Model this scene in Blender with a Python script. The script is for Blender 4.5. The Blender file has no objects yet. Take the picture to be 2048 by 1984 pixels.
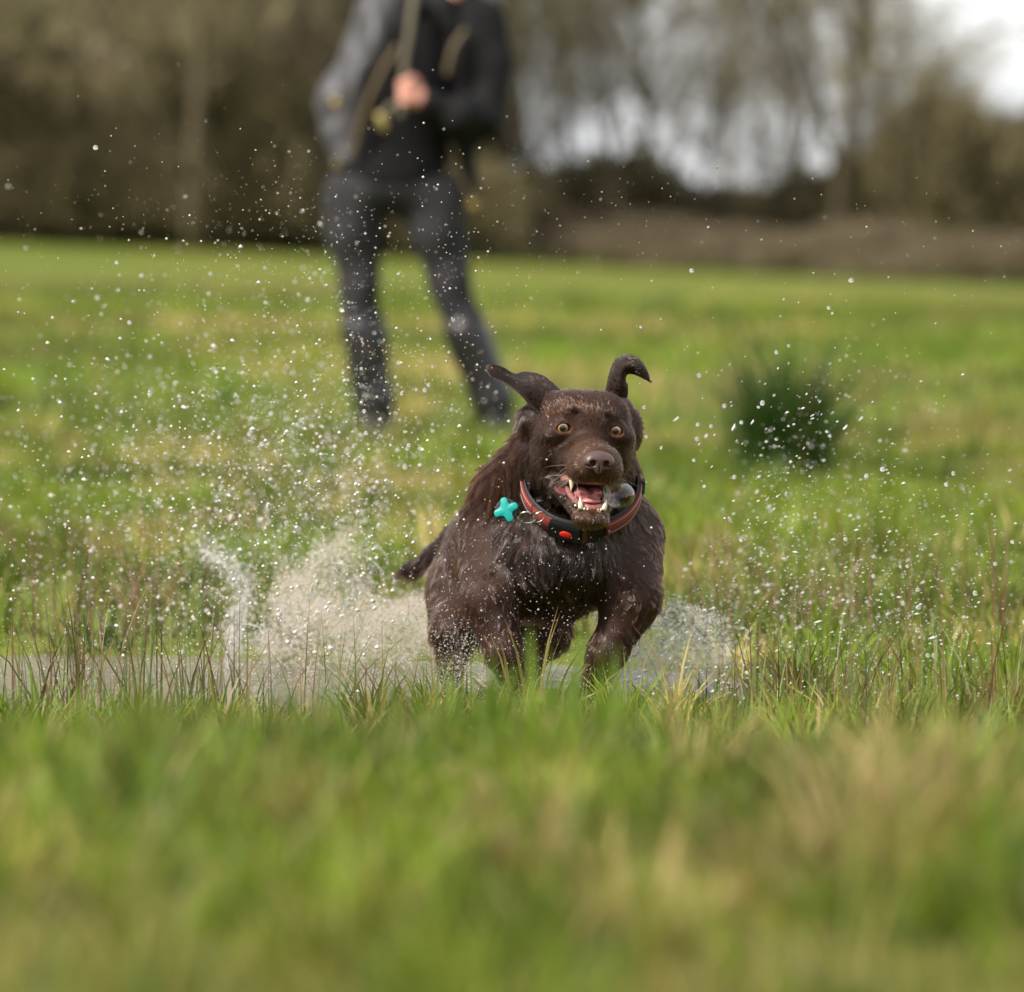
import bpy, bmesh, math, random, os
import numpy as np
from mathutils import Vector, Matrix, kdtree

# ------------------------------------------------------------------ camera, sky, sun, exposure
scene = bpy.context.scene
COL = scene.collection
rng = np.random.default_rng(7)
random.seed(7)
CAM_D, CAM_H, FPX, HOR = 8.0, 0.65, 11600.0, 497.0     # camera to dog, eye height, focal length and horizon (photo pixels)

cam_d = bpy.data.cameras.new('camera')
cam = bpy.data.objects.new('camera', cam_d)
COL.objects.link(cam)
cam.location = (0, -CAM_D, CAM_H)
cam.rotation_euler = (math.radians(90), 0, 0)
cam_d.sensor_width = 36.0
cam_d.lens = FPX / 2048.0 * 36.0
cam_d.shift_y = -(992.0 - HOR) / 2048.0
cam_d.clip_start, cam_d.clip_end = 0.1, 3000.0
cam_d.dof.use_dof = True
cam_d.dof.focus_distance = CAM_D - 0.01
cam_d.dof.aperture_fstop = 5.0
scene.camera = cam

SUN_DIR = Vector((-0.58, -0.46, 0.67)).normalized()    # towards the sun
world = bpy.data.worlds.new('World')
scene.world = world
world.use_nodes = True
wn, wl = world.node_tree.nodes, world.node_tree.links
wn.clear()
w_out = wn.new('ShaderNodeOutputWorld')
w_bg = wn.new('ShaderNodeBackground')
w_bg.inputs['Strength'].default_value = 0.095
w_sky = wn.new('ShaderNodeTexSky')
w_sky.sky_type = 'NISHITA'
w_sky.sun_disc = False
w_sky.sun_elevation = math.asin(SUN_DIR.z)
w_sky.sun_rotation = math.atan2(SUN_DIR.x, SUN_DIR.y)
w_sky.dust_density = 2.0
w_co = wn.new('ShaderNodeTexCoord')
w_noise = wn.new('ShaderNodeTexNoise')
w_noise.inputs['Scale'].default_value = 7.0
w_noise.inputs['Detail'].default_value = 6.0
w_noise.inputs['Roughness'].default_value = 0.55
w_map = wn.new('ShaderNodeMapping')
w_map.inputs['Scale'].default_value = (1, 1, 2.2)
w_map.inputs['Location'].default_value = (0.35, 0.0, 0.15)
w_ramp = wn.new('ShaderNodeValToRGB')
w_ramp.color_ramp.elements[0].position, w_ramp.color_ramp.elements[1].position = 0.36, 0.66
w_ramp.color_ramp.elements[0].color, w_ramp.color_ramp.elements[1].color = (0, 0, 0, 1), (1, 1, 1, 1)
w_cl = wn.new('ShaderNodeMixRGB')                       # grey cloud base to white cloud
w_cl.inputs['Color1'].default_value = (6.0, 6.3, 6.8, 1)
w_cl.inputs['Color2'].default_value = (11.0, 11.0, 11.0, 1)
w_mix = wn.new('ShaderNodeMixRGB')
w_mix.inputs['Fac'].default_value = 0.82
wl.new(w_co.outputs['Generated'], w_map.inputs['Vector'])
wl.new(w_map.outputs['Vector'], w_noise.inputs['Vector'])
wl.new(w_noise.outputs['Fac'], w_ramp.inputs['Fac'])
wl.new(w_ramp.outputs['Color'], w_cl.inputs['Fac'])
wl.new(w_sky.outputs['Color'], w_mix.inputs['Color1'])
wl.new(w_cl.outputs['Color'], w_mix.inputs['Color2'])
wl.new(w_mix.outputs['Color'], w_bg.inputs['Color'])
wl.new(w_bg.outputs['Background'], w_out.inputs['Surface'])

sun_d = bpy.data.lights.new('sun', 'SUN')
sun_d.energy = 4.0
sun_d.angle = math.radians(4.0)
sun_d.color = (1.0, 0.95, 0.87)
sun = bpy.data.objects.new('sun', sun_d)
COL.objects.link(sun)
sun.rotation_euler = (-SUN_DIR).to_track_quat('-Z', 'Y').to_euler()

vs = scene.view_settings
vs.view_transform, vs.look, vs.gamma, vs.use_curve_mapping = 'Standard', 'None', 1.0, False
vs.exposure = 0.68
scene.cycles.use_denoising = True
try:
    scene.cycles.denoiser = 'OPENIMAGEDENOISE'
    scene.cycles.denoising_input_passes = 'RGB_ALBEDO_NORMAL'
except Exception:
    pass
scene.cycles.max_bounces = 8
scene.cycles.transparent_max_bounces = 12
scene.cycles.caustics_reflective = False
scene.cycles.caustics_refractive = False
scene.cycles.sample_clamp_indirect = 4.0

# ------------------------------------------------------------------ helpers
def W(px, py, y):
    """point that the camera sees at photo pixel (px, py), y metres behind the dog's eyes"""
    d = CAM_D + y
    return np.array(((px - 1024.0) * d / FPX, y, CAM_H - (py - HOR) * d / FPX))

def link(o, parent=None):
    COL.objects.link(o)
    if parent is not None:
        o.parent = parent
    return o

def tag(o, label=None, cat=None, group=None, kind=None):
    if label: o['label'] = label
    if cat: o['category'] = cat
    if group: o['group'] = group
    if kind: o['kind'] = kind
    return o

def empty(name, loc, label=None, cat=None, group=None, parent=None):
    o = bpy.data.objects.new(name, None)
    o.location = loc
    o.empty_display_size = 0.05
    link(o, parent)
    return tag(o, label, cat, group)

def make_mesh(name, V, faces, smooth=True):
    """faces: list of integer arrays (n,3) or (n,4)"""
    me = bpy.data.meshes.new(name)
    V = np.asarray(V, dtype=np.float32)
    faces = [np.asarray(f, dtype=np.int32) for f in faces if len(f)]
    me.vertices.add(len(V))
    me.vertices.foreach_set('co', V.ravel())
    nl = sum(f.size for f in faces)
    npoly = sum(len(f) for f in faces)
    me.loops.add(nl)
    me.polygons.add(npoly)
    me.loops.foreach_set('vertex_index', np.concatenate([f.ravel() for f in faces]))
    starts, s = [], 0
    for f in faces:
        starts.append(s + np.arange(len(f), dtype=np.int32) * f.shape[1])
        s += f.size
    me.polygons.foreach_set('loop_start', np.concatenate(starts).astype(np.int32))
    if smooth:
        me.polygons.foreach_set('use_smooth', np.ones(npoly, dtype=bool))
    me.update(calc_edges=True)
    me.validate()
    return me

def set_color(me, C, name='tint'):
    a = me.attributes.new(name, 'FLOAT_COLOR', 'POINT')
    C = np.asarray(C, dtype=np.float32)
    if C.shape[1] == 3:
        C = np.concatenate([C, np.ones((len(C), 1), np.float32)], 1)
    a.data.foreach_set('color', C.ravel())

def obj(name, me, mat=None, parent=None):
    """parents here are unrotated empties or objects; vertices are given in world space"""
    o = bpy.data.objects.new(name, me)
    if mat is not None and len(me.materials) == 0:
        me.materials.append(mat)
    COL.objects.link(o)
    if parent is not None:
        o.parent = parent
        off = Vector((0, 0, 0))
        p = parent
        while p is not None:
            off += p.location
            p = p.parent
        o.location = -off
    return o

def mat_new(name):
    m = bpy.data.materials.new(name)
    m.use_nodes = True
    nt = m.node_tree
    b = nt.nodes.get('Principled BSDF')
    return m, nt.nodes, nt.links, b

def simple(name, col, rough=0.6, spec=0.5, metal=0.0, var=0.0, scale=40.0, bump=0.0, sub=0.0, coat=0.0):
    m, n, l, b = mat_new(name)
    b.inputs['Base Color'].default_value = (*col, 1)
    b.inputs['Roughness'].default_value = rough
    b.inputs['Specular IOR Level'].default_value = spec
    b.inputs['Metallic'].default_value = metal
    b.inputs['Coat Weight'].default_value = coat
    if sub > 0:
        b.inputs['Subsurface Weight'].default_value = sub
        b.inputs['Subsurface Radius'].default_value = (0.004, 0.0015, 0.001)
    if var > 0 or bump > 0:
        tc = n.new('ShaderNodeTexCoord')
        nz = n.new('ShaderNodeTexNoise')
        nz.inputs['Scale'].default_value = scale
        nz.inputs['Detail'].default_value = 4
        l.new(tc.outputs['Object'], nz.inputs['Vector'])
        if var > 0:
            mx = n.new('ShaderNodeMixRGB')
            mx.inputs['Color1'].default_value = (*[max(0, c * (1 - var)) for c in col], 1)
            mx.inputs['Color2'].default_value = (*[min(1, c * (1 + var)) for c in col], 1)
            l.new(nz.outputs['Fac'], mx.inputs['Fac'])
            l.new(mx.outputs['Color'], b.inputs['Base Color'])
        if bump > 0:
            bp = n.new('ShaderNodeBump')
            bp.inputs['Strength'].default_value = 1.0
            bp.inputs['Distance'].default_value = bump
            l.new(nz.outputs['Fac'], bp.inputs['Height'])
            l.new(bp.outputs['Normal'], b.inputs['Normal'])
    return m

def attr_mat(name, rough=0.6, spec=0.3, transl=0.0, attr='tint'):
    """colour read from the piece's own colour attribute; optional thin-leaf translucency"""
    m, n, l, b = mat_new(name)
    at = n.new('ShaderNodeAttribute')
    at.attribute_name = attr
    l.new(at.outputs['Color'], b.inputs['Base Color'])
    b.inputs['Roughness'].default_value = rough
    b.inputs['Specular IOR Level'].default_value = spec
    if transl > 0:
        tr = n.new('ShaderNodeBsdfTranslucent')
        mx = n.new('ShaderNodeMixShader')
        mx.inputs['Fac'].default_value = transl
        l.new(at.outputs['Color'], tr.inputs['Color'])
        l.new(b.outputs['BSDF'], mx.inputs[1])
        l.new(tr.outputs['BSDF'], mx.inputs[2])
        l.new(mx.outputs['Shader'], n['Material Output'].inputs['Surface'])
    return m

def _hash(ix, iy, seed):
    h = (ix.astype(np.int64) * 374761393 + iy.astype(np.int64) * 668265263 + seed * 1442695041) & 0x7fffffff
    h = ((h ^ (h >> 13)) * 1274126177) & 0x7fffffff
    return ((h ^ (h >> 16)) & 0xffff) / 65535.0

def vnoise(x, y, seed=0):
    ix, iy = np.floor(x), np.floor(y)
    fx, fy = x - ix, y - iy
    fx, fy = fx * fx * (3 - 2 * fx), fy * fy * (3 - 2 * fy)
    a, b = _hash(ix, iy, seed), _hash(ix + 1, iy, seed)
    c, d = _hash(ix, iy + 1, seed), _hash(ix + 1, iy + 1, seed)
    return (a * (1 - fx) + b * fx) * (1 - fy) + (c * (1 - fx) + d * fx) * fy

def fbm(x, y, seed=0, oct=3):
    s, a, t = 0, 1.0, 0
    for i in range(oct):
        s = s + a * vnoise(x * 2 ** i, y * 2 ** i, seed + i * 17)
        t += a
        a *= 0.5
    return s / t

def sstep(a, b, x):
    t = np.clip((x - a) / (b - a), 0, 1)
    return t * t * (3 - 2 * t)

def unit(v):
    v = np.asarray(v, dtype=float)
    return v / np.maximum(np.linalg.norm(v, axis=-1, keepdims=True), 1e-9)

def tube(points, radii, sides=8, caps=True):
    """verts, quads of a tube along a polyline"""
    P = np.asarray(points, float)
    R = np.broadcast_to(np.asarray(radii, float), (len(P),))
    T = np.gradient(P, axis=0)
    T = unit(T)
    up = np.array((0.03, 0.1, 1.0))
    V = []
    prev = None
    for i in range(len(P)):
        if prev is None:
            a = np.cross(T[i], up)
            if np.linalg.norm(a) < 1e-3: a = np.cross(T[i], (1, 0, 0))
        else:
            a = prev - T[i] * np.dot(prev, T[i])
        a = unit(a)
        prev = a
        b = np.cross(T[i], a)
        ang = np.arange(sides) * 2 * math.pi / sides
        V.append(P[i] + R[i] * (np.cos(ang)[:, None] * a + np.sin(ang)[:, None] * b))
    V = np.concatenate(V)
    F = []
    n = len(P)
    k = np.arange(sides)
    k2 = (k + 1) % sides
    for i in range(n - 1):
        F.append(np.stack([i * sides + k, i * sides + k2, (i + 1) * sides + k2, (i + 1) * sides + k], 1))
    F = np.concatenate(F)
    T3 = np.zeros((0, 3), int)
    if caps:
        V = np.concatenate([V, P[:1], P[-1:]])
        c0, c1 = len(V) - 2, len(V) - 1
        T3 = np.concatenate([np.stack([np.full(sides, c0), k2, k], 1),
                             np.stack([np.full(sides, c1), (n - 1) * sides + k, (n - 1) * sides + k2], 1)])
    return V, F, T3

class MB:
    """collects pieces of one mesh"""
    def __init__(s): s.V, s.Q, s.T, s.C, s.n = [], [], [], [], 0
    def add(s, V, Q=None, T=None, col=None):
        V = np.asarray(V, float)
        s.V.append(V)
        if Q is not None and len(Q): s.Q.append(np.asarray(Q) + s.n)
        if T is not None and len(T): s.T.append(np.asarray(T) + s.n)
        if col is not None:
            s.C.append(np.broadcast_to(np.asarray(col, float), (len(V), 3)))
        s.n += len(V)
        return s
    def tube(s, P, R, sides=8, col=None):
        V, Q, T = tube(P, R, sides)
        return s.add(V, Q, T, col)
    def mesh(s, name, smooth=True):
        f = []
        if s.Q: f.append(np.concatenate(s.Q))
        if s.T: f.append(np.concatenate(s.T))
        me = make_mesh(name, np.concatenate(s.V), f, smooth)
        if s.C: set_color(me, np.concatenate(s.C))
        return me
    def build(s, name, mat, parent=None, smooth=True):
        return obj(name, s.mesh(name, smooth), mat, parent)

def uv_sphere(c, r, nu=16, nv=10, R=None):
    r = np.broadcast_to(np.asarray(r, float), (3,))
    u = np.arange(nu) * 2 * math.pi / nu
    v = np.linspace(0, math.pi, nv + 1)[1:-1]
    P = np.stack([np.outer(np.sin(v), np.cos(u)), np.outer(np.sin(v), np.sin(u)), np.outer(np.cos(v), np.ones(nu))], -1).reshape(-1, 3)
    P = np.concatenate([P, [[0, 0, 1], [0, 0, -1]]]) * r
    if R is not None: P = P @ np.asarray(R).T
    k = np.arange(nu); k2 = (k + 1) % nu
    Q = [np.stack([i * nu + k, (i + 1) * nu + k, (i + 1) * nu + k2, i * nu + k2], 1) for i in range(nv - 2)]
    n = (nv - 1) * nu
    T = np.concatenate([np.stack([np.full(nu, n), k, k2], 1), np.stack([np.full(nu, n + 1), (nv - 2) * nu + k2, (nv - 2) * nu + k], 1)])
    return P + np.asarray(c, float), np.concatenate(Q), T

# ------------------------------------------------------------------ implicit surfaces (smoothly blended bodies)
class Ell:
    def __init__(s, c, r, k=0.01, R=None, op='+', d=None, L=None, col=None):
        s.c, s.r = np.asarray(c, float), np.broadcast_to(np.asarray(r, float), (3,)).copy()
        s.R = np.eye(3) if R is None else np.asarray(R, float)
        s.k, s.op, s.d, s.L, s.col = k, op, d, L, col
        e = np.sqrt(((s.R * s.r) ** 2).sum(1))
        s.lo, s.hi = s.c - e, s.c + e
    def __call__(s, P):
        q = (P - s.c.astype(P.dtype)) @ s.R.astype(P.dtype)
        r = s.r.astype(P.dtype)
        k0 = np.sqrt(((q / r) ** 2).sum(-1))
        k1 = np.sqrt(((q / (r * r)) ** 2).sum(-1))
        return k0 * (k0 - 1) / np.maximum(k1, 1e-9)

class Cone:
    def __init__(s, a, b, ra, rb, k=0.01, op='+', d=None, L=None, col=None):
        s.a, s.b, s.ra, s.rb = np.asarray(a, float), np.asarray(b, float), ra, rb
        s.k, s.op, s.d, s.L, s.col = k, op, d, L, col
        s.lo = np.minimum(s.a - ra, s.b - rb)
        s.hi = np.maximum(s.a + ra, s.b + rb)
    def __call__(s, P):
        a, ba = s.a.astype(P.dtype), (s.b - s.a).astype(P.dtype)
        pa = P - a
        t = np.clip((pa @ ba) / max(float(ba @ ba), 1e-12), 0, 1)
        return np.sqrt(((pa - t[..., None] * ba) ** 2).sum(-1)) - (s.ra + (s.rb - s.ra) * t)

def eval_grid(prims, xs, ys, zs):
    F = np.full((len(xs), len(ys), len(zs)), 0.05, np.float32)
    for p in prims:
        m = p.k + 0.012
        i0, i1 = np.searchsorted(xs, [p.lo[0] - m, p.hi[0] + m])
        j0, j1 = np.searchsorted(ys, [p.lo[1] - m, p.hi[1] + m])
        k0, k1 = np.searchsorted(zs, [p.lo[2] - m, p.hi[2] + m])
        if i1 <= i0 or j1 <= j0 or k1 <= k0: continue
        G = np.stack(np.meshgrid(xs[i0:i1], ys[j0:j1], zs[k0:k1], indexing='ij'), -1).astype(np.float32)
        d = p(G).astype(np.float32)
        a = F[i0:i1, j0:j1, k0:k1]
        k = max(p.k, 1e-5)
        if p.op == '+':
            h = np.maximum(k - np.abs(a - d), 0) / k
            F[i0:i1, j0:j1, k0:k1] = np.minimum(a, d) - h * h * k * 0.25
        else:
            h = np.maximum(k - np.abs(a + d), 0) / k
            F[i0:i1, j0:j1, k0:k1] = np.maximum(a, -d) + h * h * k * 0.25
    return F

def surface_nets(xs, ys, zs, F):
    S = F < 0
    nx, ny, nz = F.shape
    cnt = np.zeros((nx - 1, ny - 1, nz - 1), np.int8)
    for a in (0, 1):
        for b in (0, 1):
            for c in (0, 1):
                cnt += S[a:nx - 1 + a, b:ny - 1 + b, c:nz - 1 + c]
    act = np.argwhere((cnt > 0) & (cnt < 8))
    vid = np.full((nx - 1, ny - 1, nz - 1), -1, np.int32)
    vid[act[:, 0], act[:, 1], act[:, 2]] = np.arange(len(act))
    acc = np.zeros((len(act), 3)); num = np.zeros(len(act))
    corners = [(a, b, c) for a in (0, 1) for b in (0, 1) for c in (0, 1)]
    for ca in corners:
        for ax in range(3):
            if ca[ax]: continue
            cb = list(ca); cb[ax] = 1
            ia, ib = act + np.array(ca), act + np.array(cb)
            fa, fb = F[ia[:, 0], ia[:, 1], ia[:, 2]], F[ib[:, 0], ib[:, 1], ib[:, 2]]
            cr = (fa < 0) != (fb < 0)
            t = np.where(cr, fa / np.where(cr, fa - fb, 1), 0)
            pa = np.stack([xs[ia[:, 0]], ys[ia[:, 1]], zs[ia[:, 2]]], 1)
            pb = np.stack([xs[ib[:, 0]], ys[ib[:, 1]], zs[ib[:, 2]]], 1)
            p = pa + (pb - pa) * t[:, None]
            acc += p * cr[:, None]; num += cr
    V = acc / num[:, None]
    Q = []
    e = np.argwhere(S[:-1, 1:-1, 1:-1] != S[1:, 1:-1, 1:-1]); i, j, k = e[:, 0], e[:, 1] + 1, e[:, 2] + 1
    q = np.stack([vid[i, j - 1, k - 1], vid[i, j, k - 1], vid[i, j, k], vid[i, j - 1, k]], 1)
    q[~S[i, j, k]] = q[~S[i, j, k]][:, ::-1]; Q.append(q)
    e = np.argwhere(S[1:-1, :-1, 1:-1] != S[1:-1, 1:, 1:-1]); i, j, k = e[:, 0] + 1, e[:, 1], e[:, 2] + 1
    q = np.stack([vid[i - 1, j, k - 1], vid[i - 1, j, k], vid[i, j, k], vid[i, j, k - 1]], 1)
    q[~S[i, j, k]] = q[~S[i, j, k]][:, ::-1]; Q.append(q)
    e = np.argwhere(S[1:-1, 1:-1, :-1] != S[1:-1, 1:-1, 1:]); i, j, k = e[:, 0] + 1, e[:, 1] + 1, e[:, 2]
    q = np.stack([vid[i - 1, j - 1, k], vid[i, j - 1, k], vid[i, j, k], vid[i - 1, j, k]], 1)
    q[~S[i, j, k]] = q[~S[i, j, k]][:, ::-1]; Q.append(q)
    Q = np.concatenate(Q)
    return V, Q

def relax(V, Q, it=2, lam=0.5):
    e = np.concatenate([Q[:, [0, 1]], Q[:, [1, 2]], Q[:, [2, 3]], Q[:, [3, 0]]])
    n = np.bincount(e.ravel(), minlength=len(V))
    for _ in range(it):
        s = np.zeros_like(V)
        for ax in range(3):
            s[:, ax] = np.bincount(e[:, 0], V[e[:, 1], ax], len(V)) + np.bincount(e[:, 1], V[e[:, 0], ax], len(V))
        V = V + lam * (s / np.maximum(n, 1)[:, None] - V)
    return V

def sdf_mesh(prims, h, it=1, lo=None, hi=None):
    if lo is None:
        lo = np.min([p.lo for p in prims if p.op == '+'], 0) - 3 * h
        hi = np.max([p.hi for p in prims if p.op == '+'], 0) + 3 * h
    ax = [np.arange(lo[i], hi[i] + h, h) for i in range(3)]
    F = eval_grid(prims, *ax)
    V, Q = surface_nets(*ax, F)
    return relax(V, Q, it), Q

def vnormals(V, Q):
    n = np.cross(V[Q[:, 2]] - V[Q[:, 0]], V[Q[:, 3 % Q.shape[1]]] - V[Q[:, 1]])
    N = np.zeros_like(V)
    for c in range(Q.shape[1]):
        for ax in range(3):
            N[:, ax] += np.bincount(Q[:, c], n[:, ax], len(V))
    return unit(N)
# ------------------------------------------------------------------ ground, puddle
def puddle_mask(x, y):
    e = np.sqrt(((x + 0.80) / 1.22) ** 2 + ((y - 0.72) / 0.82) ** 2)
    e = e + 0.22 * (fbm(x * 2.2 + 9, y * 2.2 + 4, 5) - 0.5)
    return 1 - sstep(0.82, 1.06, e)

def ground_h(x, y):
    rise = 0.047 * np.clip(9.0 - x, -6, 30) * sstep(20, 105, y)
    lump = 0.05 * (fbm(x * 0.9, y * 0.9, 3) - 0.5) * sstep(0.8, 3, np.abs(y - 0.6) + 0.5 * np.abs(x))
    near = 0.195 * (1 - sstep(-3.6, -0.8, y)) * (0.75 + 0.5 * fbm(x * 1.3 + 5, y * 1.3, 8)) * (1 - sstep(8, 20, np.abs(x)))
    return rise + lump + near - 0.07 * puddle_mask(x, y)

def axis(segs):
    out = []
    for a, b, h in segs:
        out.append(np.arange(a, b - 1e-6, h))
    out.append([segs[-1][1]])
    return np.concatenate(out)

gx = axis([(-900, -200, 100), (-200, -30, 10), (-30, -3, 1.0), (-3, 3, 0.06), (3, 30, 1.0), (30, 200, 10), (200, 900, 100)])
gy = axis([(-60, -8, 4), (-8, -1, 0.25), (-1, 3, 0.06), (3, 20, 0.3), (20, 130, 2), (130, 400, 15), (400, 1800, 100)])
GX, GY = np.meshgrid(gx, gy, indexing='ij')
GV = np.stack([GX, GY, ground_h(GX, GY)], -1).reshape(-1, 3)
nxg, nyg = len(gx), len(gy)
ii, jj = np.meshgrid(np.arange(nxg - 1), np.arange(nyg - 1), indexing='ij')
a_ = (ii * nyg + jj).ravel()
GQ = np.stack([a_, a_ + nyg, a_ + nyg + 1, a_ + 1], 1)

def ground_material():
    m, n, l, b = mat_new('meadow_soil_and_turf')
    tc = n.new('ShaderNodeTexCoord')
    def noise(scale, detail=4, sx=1.0, sy=1.0):
        mp = n.new('ShaderNodeMapping'); mp.inputs['Scale'].default_value = (sx, sy, 1)
        nz = n.new('ShaderNodeTexNoise'); nz.inputs['Scale'].default_value = scale; nz.inputs['Detail'].default_value = detail
        l.new(tc.outputs['Object'], mp.inputs['Vector']); l.new(mp.outputs['Vector'], nz.inputs['Vector'])
        return nz
    n1 = noise(0.35, 5, 1.0, 0.45)
    n2 = noise(3.0, 6)
    n3 = noise(40.0, 5)
    r1 = n.new('ShaderNodeValToRGB')
    e = r1.color_ramp.elements
    e[0].position, e[0].color = 0.36, (0.105, 0.142, 0.016, 1)
    e[1].position, e[1].color = 0.66, (0.140, 0.150, 0.024, 1)
    x = e.new(0.5); x.color = (0.125, 0.145, 0.018, 1)
    l.new(n1.outputs['Fac'], r1.inputs['Fac'])
    mx = n.new('ShaderNodeMixRGB'); mx.blend_type = 'MULTIPLY'; mx.inputs['Fac'].default_value = 0.6
    r2 = n.new('ShaderNodeValToRGB')
    r2.color_ramp.elements[0].position, r2.color_ramp.elements[0].color = 0.3, (0.5, 0.5, 0.42, 1)
    r2.color_ramp.elements[1].position, r2.color_ramp.elements[1].color = 0.7, (1.25, 1.2, 1.1, 1)
    l.new(n2.outputs['Fac'], r2.inputs['Fac'])
    l.new(r1.outputs['Color'], mx.inputs['Color1']); l.new(r2.outputs['Color'], mx.inputs['Color2'])
    l.new(mx.outputs['Color'], b.inputs['Base Color'])
    b.inputs['Roughness'].default_value = 0.9
    b.inputs['Specular IOR Level'].default_value = 0.15
    bp = n.new('ShaderNodeBump'); bp.inputs['Distance'].default_value = 0.02
    l.new(n3.outputs['Fac'], bp.inputs['Height']); l.new(bp.outputs['Normal'], b.inputs['Normal'])
    return m

tag(obj('ground', make_mesh('ground', GV, [GQ]), ground_material()), 'flat green and straw coloured meadow running back to the wood', 'meadow', kind='structure')

def water_material():
    m, n, l, b = mat_new('muddy_puddle_water')
    b.inputs['Base Color'].default_value = (0.16, 0.125, 0.08, 1)
    b.inputs['Roughness'].default_value = 0.06
    b.inputs['IOR'].default_value = 1.33
    b.inputs['Specular IOR Level'].default_value = 0.5
    tc = n.new('ShaderNodeTexCoord')
    mp = n.new('ShaderNodeMapping'); mp.inputs['Scale'].default_value = (1, 1.6, 1)
    n1 = n.new('ShaderNodeTexNoise'); n1.inputs['Scale'].default_value = 22; n1.inputs['Detail'].default_value = 5
    l.new(tc.outputs['Object'], mp.inputs['Vector']); l.new(mp.outputs['Vector'], n1.inputs['Vector'])
    bp = n.new('ShaderNodeBump'); bp.inputs['Distance'].default_value = 0.014; bp.inputs['Strength'].default_value = 0.8
    l.new(n1.outputs['Fac'], bp.inputs['Height']); l.new(bp.outputs['Normal'], b.inputs['Normal'])
    return m
M_WATER = water_material()
wx, wy = np.linspace(-2.4, 1.5, 131), np.linspace(-0.35, 1.8, 73)
WX, WY = np.meshgrid(wx, wy, indexing='ij')
rr = np.hypot(WX - 0.05, (WY - 0.35))
WZ = -0.018 + 0.012 * np.sin(rr * 42) * np.exp(-((rr - 0.3) / 0.35) ** 2) + 0.006 * (fbm(WX * 9, WY * 9, 21) - 0.5)
keep = (puddle_mask(WX, WY) > 0.02)
idx = np.arange(WX.size).reshape(WX.shape)
k4 = keep[:-1, :-1] | keep[1:, :-1] | keep[1:, 1:] | keep[:-1, 1:]
WQ = np.stack([idx[:-1, :-1], idx[1:, :-1], idx[1:, 1:], idx[:-1, 1:]], -1)[k4]
used, inv = np.unique(WQ, return_inverse=True)
WV = np.stack([WX, WY, WZ], -1).reshape(-1, 3)[used]
tag(obj('puddle', make_mesh('puddle', WV, [inv.reshape(-1, 4)]), M_WATER), 'shallow muddy puddle reflecting the sky under the dog', 'puddle', kind='structure')

# ------------------------------------------------------------------ grass
def blades(root, h, w, lean, az, col, levels=3, twist=None, bend=1.0):
    """ribbon blades; returns verts, quads, tris, colours"""
    n = len(root)
    lx, ly = np.cos(az), np.sin(az)
    tw = rng.uniform(0, math.pi, n) if twist is None else twist
    sx, sy = np.cos(tw), np.sin(tw)
    V = np.zeros((n, 2 * levels + 1, 3), np.float32)
    C = np.zeros((n, 2 * levels + 1, 3), np.float32)
    for i in range(levels + 1):
        t = i / levels
        off = lean * h * t ** (1 + bend)
        z = h * (t - 0.35 * lean ** 2 * t ** 2)
        c = np.stack([root[:, 0] + lx * off, root[:, 1] + ly * off, root[:, 2] + z], 1)
        if i < levels:
            ww = 0.5 * w * (1 - t ** 1.8)
            s = np.stack([sx * ww, sy * ww, np.zeros(n)], 1)
            V[:, 2 * i], V[:, 2 * i + 1] = c - s, c + s
            C[:, 2 * i] = C[:, 2 * i + 1] = col
        else:
            V[:, 2 * levels] = c
            C[:, 2 * levels] = col
    base = np.arange(n)[:, None] * (2 * levels + 1)
    Q = np.concatenate([base + np.array([[2 * i, 2 * i + 1, 2 * i + 3, 2 * i + 2]]) for i in range(levels - 1)]) if levels > 1 else np.zeros((0, 4), int)
    T = base + np.array([[2 * levels - 2, 2 * levels - 1, 2 * levels]])
    return V.reshape(-1, 3), Q, T, C.reshape(-1, 3)

def sample_area(n, d0, d1, margin, power=1.0):
    """points spread over the wedge of meadow in front of the camera, wide margins both sides"""
    u = rng.random(n)
    d = (d0 ** (power + 1) + u * (d1 ** (power + 1) - d0 ** (power + 1))) ** (1 / (power + 1))
    x = rng.uniform(-1, 1, n) * (d * 0.0883 + margin)
    return x, d - CAM_D

GREEN = np.array([(0.112, 0.170, 0.011), (0.142, 0.202, 0.013), (0.080, 0.135, 0.010), (0.168, 0.210, 0.017)])
STRAW = np.array([(0.40, 0.31, 0.12), (0.33, 0.25, 0.085), (0.28, 0.23, 0.05)])
def grass_color(x, y, scale, bias=0.0, seed=31):
    p = fbm(x * scale, y * scale, seed, 3) + bias + rng.normal(0, 0.07, len(x))
    g = GREEN[rng.integers(0, len(GREEN), len(x))]
    s = STRAW[rng.integers(0, len(STRAW), len(x))]
    t = sstep(0.52, 0.62, p)[:, None]
    c = g * (1 - t) + s * t
    dark = 0.62 + 0.75 * sstep(0.28, 0.72, fbm(x * scale * 0.8 + 40, y * scale * 0.8, seed + 9, 3))
    return c * dark[:, None] * rng.uniform(0.74, 1.24, len(x))[:, None]

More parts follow.
